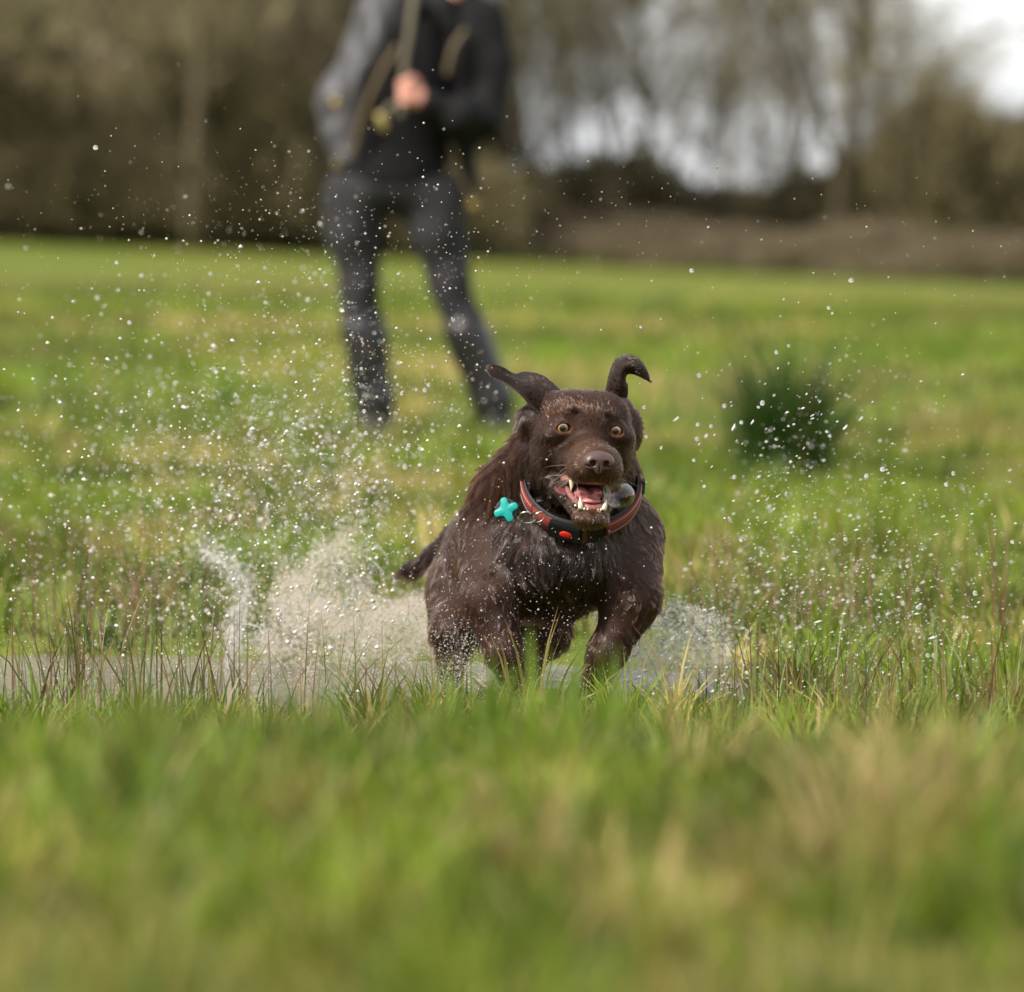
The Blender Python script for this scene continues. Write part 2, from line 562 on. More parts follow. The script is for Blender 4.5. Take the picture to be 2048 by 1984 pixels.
g = MB()
def trampled(x, y):
    return 1 - 0.22 * sstep(-0.9, -0.4, y) * (1 - sstep(1.6, 2.2, y)) * (1 - sstep(-0.35, 0.0, x))      # kept short round the puddle
def add_grass(n, d0, d1, margin, hmean, wmean, cscale, bias=0.0, levels=3, power=1.0, lean=0.55):
    x, y = sample_area(n, d0, d1, margin, power)
    ok = puddle_mask(x, y) < rng.uniform(0.25, 0.6, n)
    x, y = x[ok], y[ok]
    h = hmean * trampled(x, y) * rng.uniform(0.45, 1.3, len(x))
    g.add(*blades(np.stack([x, y, ground_h(x, y) - 0.004], 1), h, wmean * rng.uniform(0.6, 1.4, len(x)), np.abs(rng.normal(0, lean, len(x))).clip(0, 1.3),
                  rng.uniform(0, 2 * math.pi, len(x)), grass_color(x, y, cscale, bias), levels))
def add_tufts(nt, per, d0, d1, margin, hmean, wmean, rad, cscale, bias=0.0, levels=3, lean=0.75):
    """grass growing in tufts that lean outwards, every tuft with its own height and tint"""
    cx, cy = sample_area(nt, d0, d1, margin)
    ok = puddle_mask(cx, cy) < 0.35
    cx, cy = cx[ok], cy[ok]
    nt = len(cx)
    tc = grass_color(cx, cy, cscale, bias)
    th = hmean * trampled(cx, cy) * rng.uniform(0.55, 1.35, nt) * (0.75 + 0.5 * fbm(cx * 2.1, cy * 2.1, 77))
    tr = rad * rng.uniform(0.6, 1.5, nt)
    k = np.repeat(np.arange(nt), per)
    a = rng.uniform(0, 2 * math.pi, len(k)); q = np.sqrt(rng.random(len(k)))
    x, y = cx[k] + np.cos(a) * q * tr[k], cy[k] + np.sin(a) * q * tr[k]
    h = th[k] * (1.1 - 0.45 * q) * rng.uniform(0.55, 1.2, len(k))
    col = tc[k] * rng.uniform(0.7, 1.3, (len(k), 1))
    st = rng.random(len(k)) < 0.07
    col[st] = STRAW[rng.integers(0, 3, st.sum())] * rng.uniform(0.8, 1.2, (st.sum(), 1))
    g.add(*blades(np.stack([x, y, ground_h(x, y) - 0.004], 1), h, wmean * rng.uniform(0.6, 1.4, len(k)), (lean * (0.25 + 0.9 * q) * rng.uniform(0.5, 1.5, len(k))).clip(0, 1.35),
                  a + rng.normal(0, 0.5, len(k)), col, levels))
add_tufts(850, 58, 2.6, 7.9, 0.75, 0.098, 0.0046, 0.045, 7.0, -0.065)
add_grass(26000, 2.6, 7.9, 0.75, 0.06, 0.0045, 7.0, -0.07)
add_tufts(1500, 40, 7.9, 20.0, 1.7, 0.105, 0.006, 0.06, 2.4, -0.06)
add_grass(34000, 7.4, 20.0, 1.7, 0.07, 0.006, 2.4, -0.06)
add_tufts(2100, 26, 19.0, 62.0, 5.0, 0.14, 0.016, 0.16, 0.5, -0.06, levels=2)
add_grass(34000, 19.0, 62.0, 5.0, 0.09, 0.016, 0.5, -0.06, levels=2)
# matted dead blades lying low between the green ones
def add_litter(n, d0, d1, margin):
    x, y = sample_area(n, d0, d1, margin)
    ok = puddle_mask(x, y) < 0.4
    x, y = x[ok], y[ok]
    c = STRAW[rng.integers(0, 3, len(x))] * rng.uniform(0.6, 1.1, len(x))[:, None]
    g.add(*blades(np.stack([x, y, ground_h(x, y) + 0.005], 1), rng.uniform(0.03, 0.06, len(x)), rng.uniform(0.002, 0.005, len(x)),
                  rng.uniform(1.0, 1.5, len(x)), rng.uniform(0, 6.28, len(x)), c, 2))
add_litter(16000, 2.6, 7.8, 0.75)
M_GRASS = attr_mat('grass_blades', 0.5, 0.35, 0.35)
tag(g.build('meadow_grass', M_GRASS), 'short green and straw coloured grass covering the meadow', 'grass', kind='stuff')

# ------------------------------------------------------------------ rushes and tall tufts: each a plant of its own
M_RUSH = attr_mat('rush_stems', 0.45, 0.4, 0.2)
def rush(name, c, n, hgt, spread, label, group=None, w=0.004, cols=None, lean=0.35, dead=0.25, kind_cat='plant', levels=4):
    z0 = float(ground_h(np.array([c[0]]), np.array([c[1]]))[0]) - 0.005
    x = rng.normal(0, spread, n); y = rng.normal(0, spread, n)
    az = np.arctan2(y, x) + rng.normal(0, 0.9, n)
    cols = np.array(cols if cols is not None else [(0.05, 0.095, 0.02), (0.035, 0.07, 0.018), (0.075, 0.11, 0.025)])
    col = cols[rng.integers(0, len(cols), n)] * rng.uniform(0.7, 1.3, n)[:, None]
    dd = rng.random(n) < dead
    col[dd] = np.array((0.17, 0.095, 0.045)) * rng.uniform(0.6, 1.3, dd.sum())[:, None]
    o = empty(name, (c[0], c[1], z0), label, kind_cat, group)
    for nm, sel in (('green_stems', ~dd), ('dead_stems', dd)):
        if sel.sum() == 0: continue
        args = (np.stack([x + c[0], y + c[1], np.full(n, z0)], 1), hgt * rng.uniform(0.45 if n > 10 else 0.85, 1.1 if n > 10 else 1.04, n), w * rng.uniform(0.7, 1.3, n), np.abs(rng.normal(0, lean, n)), az, col)
        if n <= 16:                       # few enough to pick apart: every blade its own part
            for k in np.nonzero(sel)[0]:
                MB().add(*blades(*[q[k:k + 1] for q in args], levels, twist=rng.uniform(-0.5, 0.5, 1))).build('blade', M_RUSH, o)
        else:
            MB().add(*blades(*[q[sel] for q in args], levels)).build(nm, M_RUSH, o)['kind'] = 'stuff'
    return o
# the big dark clump in the meadow to the right
rush('rush_clump', (W(1572, 950, 8.6)[0], 8.6), 560, 0.44, 0.055, 'big dark green rush clump out of focus in the meadow right of the dog', w=0.008, lean=0.62, dead=0.04,
     cols=[(0.032, 0.075, 0.008), (0.055, 0.11, 0.012), (0.02, 0.05, 0.008)])
# thin rushes at the near edge of the puddle, in focus
specs = [
    (1640, -0.10, 80, 0.23, 0.045, 'dense dark green rush tuft at the puddle edge right of the dog'),
    (1500, -0.02, 30, 0.17, 0.04, 'small thin rush tuft right of the dog, left of the dense one'),
    (1760, -0.05, 46, 0.20, 0.05, 'rush tuft with leaning stems right of the dense dark tuft'),
    (1400, -0.04, 24, 0.17, 0.05, 'sparse rush tuft with crossed stems just right of the dog'),
    (1890, -0.12, 40, 0.24, 0.06, 'rush tuft with one long slanting stem near the right edge'),
    (2010, 0.02, 40, 0.2, 0.06, 'rush tuft cut by the right edge of the picture'),
    (60, 0.0, 60, 0.18, 0.06, 'dark rush tuft at the left edge of the puddle'),
    (190, -0.05, 60, 0.21, 0.05, 'tall dark rush tuft near the left end of the puddle'),
    (300, 0.02, 60, 0.22, 0.06, 'brown and green rush tuft before the bright water on the left'),
    (420, -0.03, 50, 0.19, 0.055, 'rush tuft in front of the white splash arc'),
    (535, 0.0, 36, 0.19, 0.05, 'thin rush tuft left of the beige splash'),
    (660, -0.04, 26, 0.18, 0.045, 'sparse rush tuft in front of the beige splash'),
    (790, -0.02, 20, 0.19, 0.04, 'few upright rush stems beside the left hind leg of the dog'),
    (880, -0.06, 14, 0.15, 0.03, 'small rush stems below the left foreleg of the dog'),
]
for px, y, n, hgt, sp, lab in specs:
    rush('rush_tuft', (W(px, 1400, y)[0], y - 0.12), n, hgt * (1.0 if px < 600 else 0.85), sp * 1.4, lab, 'rushes along the near edge of the puddle', w=0.0027, lean=0.42, dead=0.42,
         cols=[(0.12, 0.15, 0.04), (0.07, 0.105, 0.03), (0.19, 0.18, 0.075)])
for px, y, lab in [(150, 1.75, 'reddish dead stalks on the far side of the puddle at left'), (345, 1.8, 'pale dead stalks behind the puddle left of the splash arc'),
                   (1530, 1.5, 'reddish dead stalks behind the right spray'), (1700, 1.7, 'brown dead stalks behind the dense rush tuft'), (2000, 1.6, 'brown dead stalks far right beyond the puddle')]:
    rush('dead_stalks', (W(px, 1300, y)[0], y), 26, 0.26, 0.07, lab, 'dead stalks behind the puddle', w=0.004, lean=0.4, dead=1.0)
# tall soft blades close to the camera, before the dog's chest
for px, y, top, n, lab in [(1096, -2.6, 1185, 3, 'tall blurred green blade in front of the chest of the dog'), (968, -2.5, 1290, 3, 'short blurred green blades before the left foreleg'),
                           (1205, -2.6, 1235, 2, 'slanting blurred green blade before the right foreleg'), (1840, -2.8, 1420, 6, 'blurred bright green tuft in the right foreground'),
                           (420, -2.8, 1440, 6, 'blurred bright green tuft in the left foreground'),
                           (930, -2.3, 1330, 60, 'soft green tuft hiding the left hind paw of the dog'), (1050, -2.4, 1300, 70, 'soft green tuft hiding the left front paw of the dog'),
                           (1170, -2.3, 1310, 60, 'soft green tuft hiding the right front paw of the dog')]:
    p = W(px, 1700, y)
    hh = W(px, top, y)[2] - float(ground_h(np.array([p[0]]), np.array([y]))[0])
    rush('grass_tuft', (p[0], y), n, hh, 0.010 if n < 10 else 0.06, lab, 'soft tall blades close to the camera', w=0.019 if n < 10 else 0.008, lean=0.10 if n < 10 else 0.4, dead=0.0, cols=[(0.13, 0.205, 0.014), (0.105, 0.175, 0.014)])

# ------------------------------------------------------------------ trees and bushes of the wood
M_BARK = attr_mat('bark', 0.9, 0.1)
M_TWIG = attr_mat('twigs_and_buds', 0.8, 0.1, 0.15)
def ribbons(P0, P1, w, col):
    n = len(P0)
    d = unit(P1 - P0)
    s = unit(np.cross(d, unit(rng.normal(size=(n, 3))))) * w[:, None] * 0.5
    V = np.stack([P0 - s, P0 + s, P1 + s * 0.4, P1 - s * 0.4], 1).reshape(-1, 3)
    return V, np.arange(n * 4).reshape(-1, 4), None, np.repeat(col, 4, axis=0)

def tree_meshes(seed, H, r0, nl=11, spread=0.5, olive=0.5, low=0.08, twn=6):
    r = np.random.default_rng(seed)
    tr, cr = MB(), MB()
    bark = np.array((0.095, 0.077, 0.048)) * r.uniform(0.8, 1.2)
    def poly(p, d, L, up, jit, n):
        P = [p]
        for i in range(n):
            d = unit(d + r.normal(0, jit, 3) + np.array((0, 0, up)))
            P.append(P[-1] + d * L / n)
        return np.array(P), d
    ends = []
    P, _ = poly(np.zeros(3) - np.array((0, 0, 0.15)), np.array((0, 0, 1.0)), H, 0.06, 0.06, 9)
    tr.tube(P, np.linspace(r0 * 0.72, r0 * 0.22, 10), 8, bark)
    for i in range(nl):
        t = low + (1 - low) * (i + r.random()) / nl
        f = t * 9; k = int(min(8, f)); p = P[k] + (P[k + 1] - P[k]) * (f - k)
        a = r.uniform(0, 6.283)
        L = H * r.uniform(0.28, 0.5) * (1.05 - 0.6 * t)
        d = unit(np.array((math.cos(a) * spread, math.sin(a) * spread, r.uniform(0.35, 0.9))))
        B, _ = poly(p, d, L, 0.09, 0.12, 5)
        rb = r0 * 0.38 * (1 - 0.6 * t)
        tr.tube(B, np.linspace(rb, rb * 0.3, 6), 5, bark)
        for j in range(6):
            u = r.uniform(0.2, 1) * 5; k2 = int(min(4, u)); q = B[k2] + (B[k2 + 1] - B[k2]) * (u - k2)
            d2 = unit(B[k2 + 1] - B[k2] + r.normal(0, 0.6, 3))
            C2, _ = poly(q, d2, L * r.uniform(0.25, 0.5), 0.08, 0.15, 4)
            tr.tube(C2, np.linspace(rb * 0.35, rb * 0.12, 5), 3, bark)
            for m in range(5):
                v = r.uniform(0.2, 1) * 4; k3 = int(min(3, v)); s0 = C2[k3] + (C2[k3 + 1] - C2[k3]) * (v - k3)
                ends.append((s0, unit(C2[k3 + 1] - C2[k3] + r.normal(0, 0.5, 3)), L * 0.22))
    S = np.array([e[0] for e in ends]); D = np.array([e[1] for e in ends]); LL = np.array([e[2] for e in ends])
    S, D, LL = np.repeat(S, twn, 0), np.repeat(D, twn, 0), np.repeat(LL, twn)
    D = unit(D + r.normal(0, 0.45, D.shape))
    S = S + D * (LL * r.uniform(0, 0.7, len(LL)))[:, None]
    E = S + D * (LL * r.uniform(0.3, 1.0, len(LL)))[:, None]
    tw = np.array((0.24, 0.195, 0.13)) * (1 - olive) + np.array((0.26, 0.225, 0.115)) * olive
    col = tw * r.uniform(0.65, 1.35, (len(S), 1))
    cr.add(*ribbons(S, E, r.uniform(0.014, 0.034, len(S)), col))
    nb = len(S) // 2
    k = r.integers(0, len(S), nb)
    B0 = E[k] + r.normal(0, 0.06, (nb, 3))
    cr.add(*ribbons(B0, B0 + r.normal(0, 0.06, (nb, 3)), r.uniform(0.03, 0.08, nb), tw * np.array((1.05, 1.15, 0.9)) * r.uniform(0.7, 1.3, (nb, 1))))
    a, b = tr.mesh('trunk'), cr.mesh('crown', False)
    a.materials.append(M_BARK); b.materials.append(M_TWIG)
    return a, b

def bush_meshes(seed, H, Rx, n, base, tip):
    r = np.random.default_rng(seed)
    st, cr = MB(), MB()
    base, tip = np.array(base), np.array(tip)
    for i in range(14):
        a = r.uniform(0, 6.283); q = r.uniform(0.1, 0.8)
        p0 = np.array((math.cos(a) * Rx * 0.25, math.sin(a) * Rx * 0.25, -0.1))
        p2 = np.array((math.cos(a) * Rx * q, math.sin(a) * Rx * q, H * r.uniform(0.55, 0.9)))
        pm = (p0 + p2) / 2 + r.normal(0, 0.08, 3) * H
        st.tube([p0, pm, p2], [0.035 * H / 3, 0.022 * H / 3, 0.01], 5, base)
    a = r.uniform(0, 6.283, n)
    # uneven dome outline
    lob = 0.75 + 0.3 * np.sin(a * 3 + seed) * np.cos(a * 2 + 1.7 * seed) + r.normal(0, 0.08, n)
    rad = np.sqrt(r.random(n)) * lob
    zt = H * np.sqrt(np.clip(1 - (rad / 1.25) ** 2, 0, 1)) * (0.72 + 0.4 * fbm(np.cos(a) * rad * 3 + seed, np.sin(a) * rad * 3, seed)) * r.uniform(0.1, 1.0, n) ** 0.6
    C = np.stack([np.cos(a) * rad * Rx, np.sin(a) * rad * Rx, zt], 1)
    d = unit(np.stack([np.cos(a) * 0.5, np.sin(a) * 0.5, np.full(n, 0.9)], 1) + r.normal(0, 0.5, (n, 3)))
    L = H * r.uniform(0.05, 0.14, n)
    t = r.random((n, 1))
    cr.add(*ribbons(C - d * L[:, None] * 0.5, C + d * L[:, None] * 0.5, r.uniform(0.02, 0.075, n) * H / 3, base * (1 - t) + tip * t))
    m1, m2 = st.mesh('stems'), cr.mesh('foliage', False)
    m1.materials.append(M_BARK); m2.materials.append(M_TWIG)
    return m1, m2

def place(name, parts, names, loc, rz, sc, label, cat, group):
    z = float(ground_h(np.array([loc[0]]), np.array([loc[1]]))[0])
    o = empty(name, (loc[0], loc[1], z), label, cat, group)
    o.rotation_euler.z = rz
    o.scale = (sc, sc, sc) if np.isscalar(sc) else sc
    for me, nm in zip(parts, names):
        link(bpy.data.objects.new(nm, me), o)
    return o

TREES = [tree_meshes(100 + i, H, r0, nl, sp, ol) for i, (H, r0, nl, sp, ol) in enumerate(
    [(11, 0.16, 14, 0.45, 0.3), (9.5, 0.12, 15, 0.55, 0.8), (12.5, 0.2, 13, 0.4, 0.5), (10.5, 0.15, 16, 0.5, 0.15)])]
BUSH_BROWN = [bush_meshes(200 + i, 3.2, 2.1, 5200, (0.125, 0.102, 0.066), (0.215, 0.17, 0.105)) for i in range(2)]
BUSH_OLIVE = [bush_meshes(220 + i, 3.6, 2.0, 5200, (0.118, 0.10, 0.056), (0.215, 0.178, 0.09)) for i in range(2)]
BRAMBLE = [bush_meshes(240 + i, 1.5, 1.8, 3600, (0.14, 0.112, 0.072), (0.235, 0.185, 0.115)) for i in range(2)]
def X(px, y): return (px - 1024.0) * (CAM_D + y) / FPX
TN, BN = ('trunk', 'crown'), ('stems', 'foliage')
rt = random.Random(3)
# dense wood on the left: tall olive and brown bushes with trees standing in them, three rows deep
for row, (y0, n) in enumerate([(93, 9), (100, 9), (110, 9)]):
    for i in range(n):
        px = -260 + (1180 / n) * (i + 0.5 * (row % 2)) + rt.uniform(-30, 30)
        kind = (i + row) % 3
        me = (BUSH_OLIVE[i % 2], BUSH_BROWN[i % 2], BUSH_OLIVE[(i + 1) % 2])[kind]
        place('wood_bush', me, BN, (X(px, y0), y0 + rt.uniform(-1.5, 1.5)), rt.uniform(0, 6.28), (1.0 + 0.1 * row, 1.0 + 0.1 * row, (1.05, 1.35, 1.6)[row] * rt.uniform(0.75, 1.2)),
              ('olive brown bush at the front edge of the dark wood behind on the left', 'tall dark bush inside the wood on the left', 'tallest dark bush at the back of the wood on the left')[row],
              'bush', ('front bushes of the left wood', 'middle bushes of the left wood', 'back bushes of the left wood')[row])
for i in range(16):
    px = -220 + 1180 / 16 * i + rt.uniform(-25, 25); y = rt.uniform(87.5, 115)
    place('wood_tree', TREES[i % 4], TN, (X(px, y), y), rt.uniform(0, 6.28), rt.uniform(0.9, 1.15), 'bare tree standing in the dark wood on the left', 'tree', 'trees of the left wood')
for i in range(22):
    px = -250 + 57 * i + rt.uniform(-15, 15)
    place('bramble_bush', BUSH_OLIVE[i % 2], BN, (X(px, 91), 91 + 2.5 * (i % 2) + rt.uniform(-0.6, 0.6)), i * 1.3, (0.75, 0.75, rt.uniform(0.42, 0.6)), 'low dark bramble at the foot of the wood on the left', 'bush', 'brambles at the foot of the left wood')
# single trees on the right with sky between them
for i, (px, y, s, v, lab) in enumerate([
    (1035, 99, 0.9, 1, 'thin bare tree just right of the person at the end of the dark wood'),
    (1140, 101, 1.0, 0, 'bare brown tree between the person and the first grey sky gap'),
    (1228, 97, 0.85, 3, 'slender bare tree left of the middle sky gap'),
    (1330, 103, 1.0, 1, 'olive bare tree at the left side of the middle sky gap'),
    (1395, 98, 0.62, 3, 'short dark tree stump like trunk below the middle sky gap'),
    (1590, 104, 0.9, 2, 'bare tree at the right side of the middle sky gap'),
    (1655, 96, 1.05, 2, 'big forked bare tree right of the middle sky gap'),
    (1725, 100, 0.95, 1, 'olive bare tree beside the big forked tree'),
    (1845, 108, 0.5, 0, 'bare tree above the brown bush on the right'),
    (1985, 112, 0.45, 3, 'pinkish bare tree near the right edge'),
    (2120, 106, 0.5, 2, 'bare tree cut by the right edge of the picture'),
    (1085, 106, 0.95, 2, 'bare tree behind the first brown tree right of the person'),
    (1275, 108, 0.9, 2, 'tall bare tree behind the slender tree'),
    (1465, 112, 0.8, 0, 'thin bare tree standing in the middle sky gap'),
    (1535, 99, 0.55, 1, 'small olive tree under the middle sky gap'),
    (1790, 110, 0.7, 3, 'bare tree behind the olive tree beside the big forked tree'),
    (1915, 104, 0.42, 1, 'small olive tree rising out of the big brown bush on the right'),
]):
    place('meadow_tree', TREES[v], TN, (X(px, y), y), 0.7 + i * 1.9, s, lab, 'tree', 'bare trees on the right')
# brown scrub along the right of the field edge
for i, (px, y, sx, sz, lab) in enumerate([
    (985, 92, 1.0, 1.0, 'low brown bramble bush right behind the legs of the person'),
    (1080, 94, 1.1, 0.95, 'low brown bramble bush right of the person at the field edge'),
    (1185, 92, 1.1, 0.9, 'low brown bramble bush under the slender tree'),
    (1290, 93, 1.1, 0.85, 'reddish brown bramble bush left of the middle sky gap'),
    (1400, 91, 1.1, 0.8, 'reddish brown bramble bush under the middle sky gap'),
    (1500, 92, 1.2, 0.85, 'pale brown bramble bush left of the big forked tree'),
    (1610, 90, 1.2, 0.85, 'pale brown bramble bush at the foot of the big forked tree'),
    (1720, 90, 1.2, 0.9, 'brown bramble bush before the big brown bush on the right'),
    (1840, 88, 1.2, 0.9, 'brown bramble bush at the field edge on the right'),
    (1960, 88, 1.2, 0.9, 'brown bramble bush nearest the right edge'),
    (2080, 88, 1.2, 0.9, 'brown bramble bush cut by the right edge of the picture')]):
    place('bramble_bush', BRAMBLE[i % 2], BN, (X(px, y), y), i * 2.1, (sx * 0.8, sx * 0.8, sz * (0.4, 0.7, 0.5, 0.8)[i % 4]), lab, 'bush', 'brambles along the field edge')
for i, (px, y, sx, sz, m, lab) in enumerate([
    (1790, 98, 0.85, 0.78, BUSH_OLIVE[0], 'olive brown bush left of the big brown bush on the right'),
    (1900, 96, 0.95, 0.98, BUSH_OLIVE[1], 'big brown bush on the right below the white sky'),
    (2020, 97, 1.0, 1.02, BUSH_BROWN[0], 'big brown bush at the right edge'),
    (2160, 97, 1.0, 1.05, BUSH_OLIVE[0], 'big olive bush cut by the right edge'),
    (1370, 104, 0.7, 0.56, BUSH_BROWN[1], 'dark bush under the middle sky gap behind the brambles'),
    (1500, 108, 0.8, 0.56, BUSH_BROWN[0], 'dark bush low in the middle of the right half'),
    (1610, 106, 0.8, 0.6, BUSH_OLIVE[1], 'dark olive bush behind the big forked tree'),
    (1120, 106, 0.9, 0.65, BUSH_BROWN[1], 'dark bush right of the person behind the brambles'),
    (1235, 104, 0.8, 0.66, BUSH_OLIVE[0], 'dark olive bush behind the slender tree')]):
    place('brown_bush', m, BN, (X(px, y), y), i * 1.7, (sx, sx, sz), lab, 'bush', 'tall bushes on the right')

# the wood goes on as one mass to both sides, past what the photograph shows
def wood_mass(name, x0, x1, n, label, seed):
    r = np.random.default_rng(seed)
    V, Q, C, off = [], [], [], 0
    srcs = []
    for m1, m2 in (BUSH_OLIVE[0], BUSH_BROWN[0], BUSH_OLIVE[1]):
        v = np.empty(len(m2.vertices) * 3, np.float32); m2.vertices.foreach_get('co', v)
        c = np.empty(len(m2.vertices) * 4, np.float32); m2.attributes['tint'].data.foreach_get('color', c)
        srcs.append((v.reshape(-1, 3), c.reshape(-1, 4)[:, :3]))
    for i in range(2 * n):               # tall bushes, and a low skirt of scrub at their feet
        v, c = srcs[i % 3]
        low = i >= n
        x, y = x0 + (x1 - x0) * (i % n + r.uniform(.2, .8)) / n, (r.uniform(90, 92) if low else r.uniform(93, 106))
        a = r.uniform(0, 6.28); k = 1.5
        R = np.array(((math.cos(a), -math.sin(a), 0), (math.sin(a), math.cos(a), 0), (0, 0, 1)))
        z = float(ground_h(np.array([x]), np.array([y]))[0])
        V.append(v @ R.T * np.array((k, k, r.uniform(.35, .5) if low else r.uniform(1.2, 1.9))) + np.array((x, y, z - (.7 if low else .3))))
        C.append(c); Q.append(np.arange(len(v)).reshape(-1, 4) + off); off += len(v)
    me = make_mesh(name, np.concatenate(V), [np.concatenate(Q)], False); set_color(me, np.concatenate(C))
    tag(obj(name, me, M_TWIG), label, 'wood', kind='stuff')
wood_mass('far_wood', -62, -14, 17, 'brown wood going on beyond the left edge', 61)
wood_mass('far_wood', 13, 50, 13, 'brown scrub going on beyond the right edge', 62)
# ------------------------------------------------------------------ the dog
EYE = W(1180, 858, 0.0)
def rot(ax, deg):
    return np.array(Matrix.Rotation(math.radians(deg), 3, ax))
HR = rot('Z', 8.6) @ rot('Y', 3.3)
def HL(x, y, z):                      # head space (mm; x to the viewer's right, y backwards, z up) to world
    return EYE + HR @ (np.array((x, y, z), float) / 1000.0)
def hEll(c, r, k=10, R=None, **kw):
    return Ell(HL(*c), np.array(r, float) / 1000, k / 1000, HR if R is None else HR @ R, **kw)
def hCone(a, b, ra, rb, k=10, **kw):
    return Cone(HL(*a), HL(*b), ra / 1000, rb / 1000, k / 1000, **kw)

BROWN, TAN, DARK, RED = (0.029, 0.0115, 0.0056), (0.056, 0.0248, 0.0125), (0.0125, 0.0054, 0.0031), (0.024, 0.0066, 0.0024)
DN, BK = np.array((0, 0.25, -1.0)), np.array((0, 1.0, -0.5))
dog = []
A = dog.append
# trunk
A(Ell(W(1060, 1098, .50), (.115, .29, .108), .03, d=BK, L=.013, col=BROWN))
A(Ell(W(1008, 1130, .85), (.10, .15, .11), .04, d=BK, L=.018, col=BROWN))
A(Ell(W(1112, 1060, .27), (.125, .13, .115), .04, d=DN, L=.012, col=BROWN))
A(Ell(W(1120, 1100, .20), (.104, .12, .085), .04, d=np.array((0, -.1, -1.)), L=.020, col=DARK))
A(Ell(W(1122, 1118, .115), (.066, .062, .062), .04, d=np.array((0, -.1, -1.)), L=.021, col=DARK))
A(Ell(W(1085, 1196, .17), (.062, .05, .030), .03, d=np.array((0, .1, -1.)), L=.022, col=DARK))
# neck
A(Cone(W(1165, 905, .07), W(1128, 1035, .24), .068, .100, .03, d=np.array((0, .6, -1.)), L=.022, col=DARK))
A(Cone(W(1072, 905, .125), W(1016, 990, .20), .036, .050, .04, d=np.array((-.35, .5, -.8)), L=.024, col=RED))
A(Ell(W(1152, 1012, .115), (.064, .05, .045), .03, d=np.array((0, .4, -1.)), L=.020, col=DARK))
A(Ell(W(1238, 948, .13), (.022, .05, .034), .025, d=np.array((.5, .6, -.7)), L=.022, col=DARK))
# soft lobes behind the cheeks
A(Ell(W(1064, 842, .085), (.019, .028, .026), .010, d=np.array((-.7, .3, -.6)), L=.021, col=DARK))
A(Ell(W(1264, 858, .082), (.013, .024, .027), .008, d=np.array((.6, .4, -.7)), L=.014, col=DARK))
# shoulders and forelegs
for (sh, el, mid, wr, paw, sd) in (
        ((985, 1072, .22), (980, 1190, .13), (1010, 1305, .105), (1042, 1398, .15), (1048, 1440, .11), -1),
        ((1258, 1072, .22), (1264, 1186, .13), (1212, 1308, .115), (1176, 1395, .19), (1160, 1440, .17), 1)):
    A(Cone(W(*sh), W(*el), .050, .040, .035, d=np.array((sd * .35, .25, -1.)), L=.011, col=BROWN))
    A(Cone(W(*el) + (0, -.005, -.015), W(*mid), .036, .026, .02, d=np.array((sd * -.2, .3, -1.)), L=.012, col=BROWN))
    A(Cone(W(*mid), W(*wr), .0255, .019, .015, d=DN, L=.009, col=BROWN))
    A(Cone(W(*wr), W(*paw), .020, .021, .015, d=DN, L=.007, col=BROWN))
    p = W(*paw)
    for q in (-1.5, -.5, .5, 1.5):
        A(Cone(p + (q * .011, -.005, -.004), p + (q * .013, -.040 + abs(q) * .006, -.014), .0115, .0095, .005, d=np.array((0, -1., -.4)), L=.006, col=BROWN))
    A(Cone(W(*el) + (0, .02, -.01), W(*el) + (0, .055, .0), .03, .022, .02, d=BK, L=.016, col=BROWN))   # point of the elbow
# hind legs: thigh, stifle forward, hock back, near-vertical shank
for (th, st, hk, ft, rx) in (((930, 1180, .66), (912, 1262, .50), (900, 1338, .66), (904, 1440, .58), .048),
                            ((1080, 1190, .72), (1092, 1262, .55), (1056, 1330, .70), (1058, 1440, .62), .045)):
    A(Ell(W(*th), (rx, .115, .085), .035, d=DN, L=.012, col=BROWN))
    A(Cone(W(*th), W(*st), .055, .036, .03, d=DN, L=.015, col=BROWN))
    A(Cone(W(*st), W(*hk), .034, .019, .02, d=np.array((0, .4, -1.)), L=.012, col=BROWN))
    A(Cone(W(*hk), W(*ft), .018, .017, .012, d=DN, L=.009, col=BROWN))
    p = W(*ft)
    for q in (-1.5, -.5, .5, 1.5):
        A(Cone(p + (q * .010, -.005, -.004), p + (q * .012, -.042 + abs(q) * .006, -.012), .011, .0095, .005, d=np.array((0, -1., -.4)), L=.006, col=BROWN))
# tail, swung out to the left
TL = [W(950, 1055, .93), W(915, 1083, .97), W(872, 1115, 1.0), W(822, 1140, 1.05), W(794, 1148, 1.08)]
for i, (ra, rb) in enumerate([(.030, .026), (.026, .020), (.020, .012), (.012, .004)]):
    A(Cone(TL[i], TL[i + 1], ra, rb, .015, d=TL[i + 1] - TL[i] + np.array((0, 0, -.02)), L=.024 if i else .016, col=DARK))
N_BODY = len(dog)
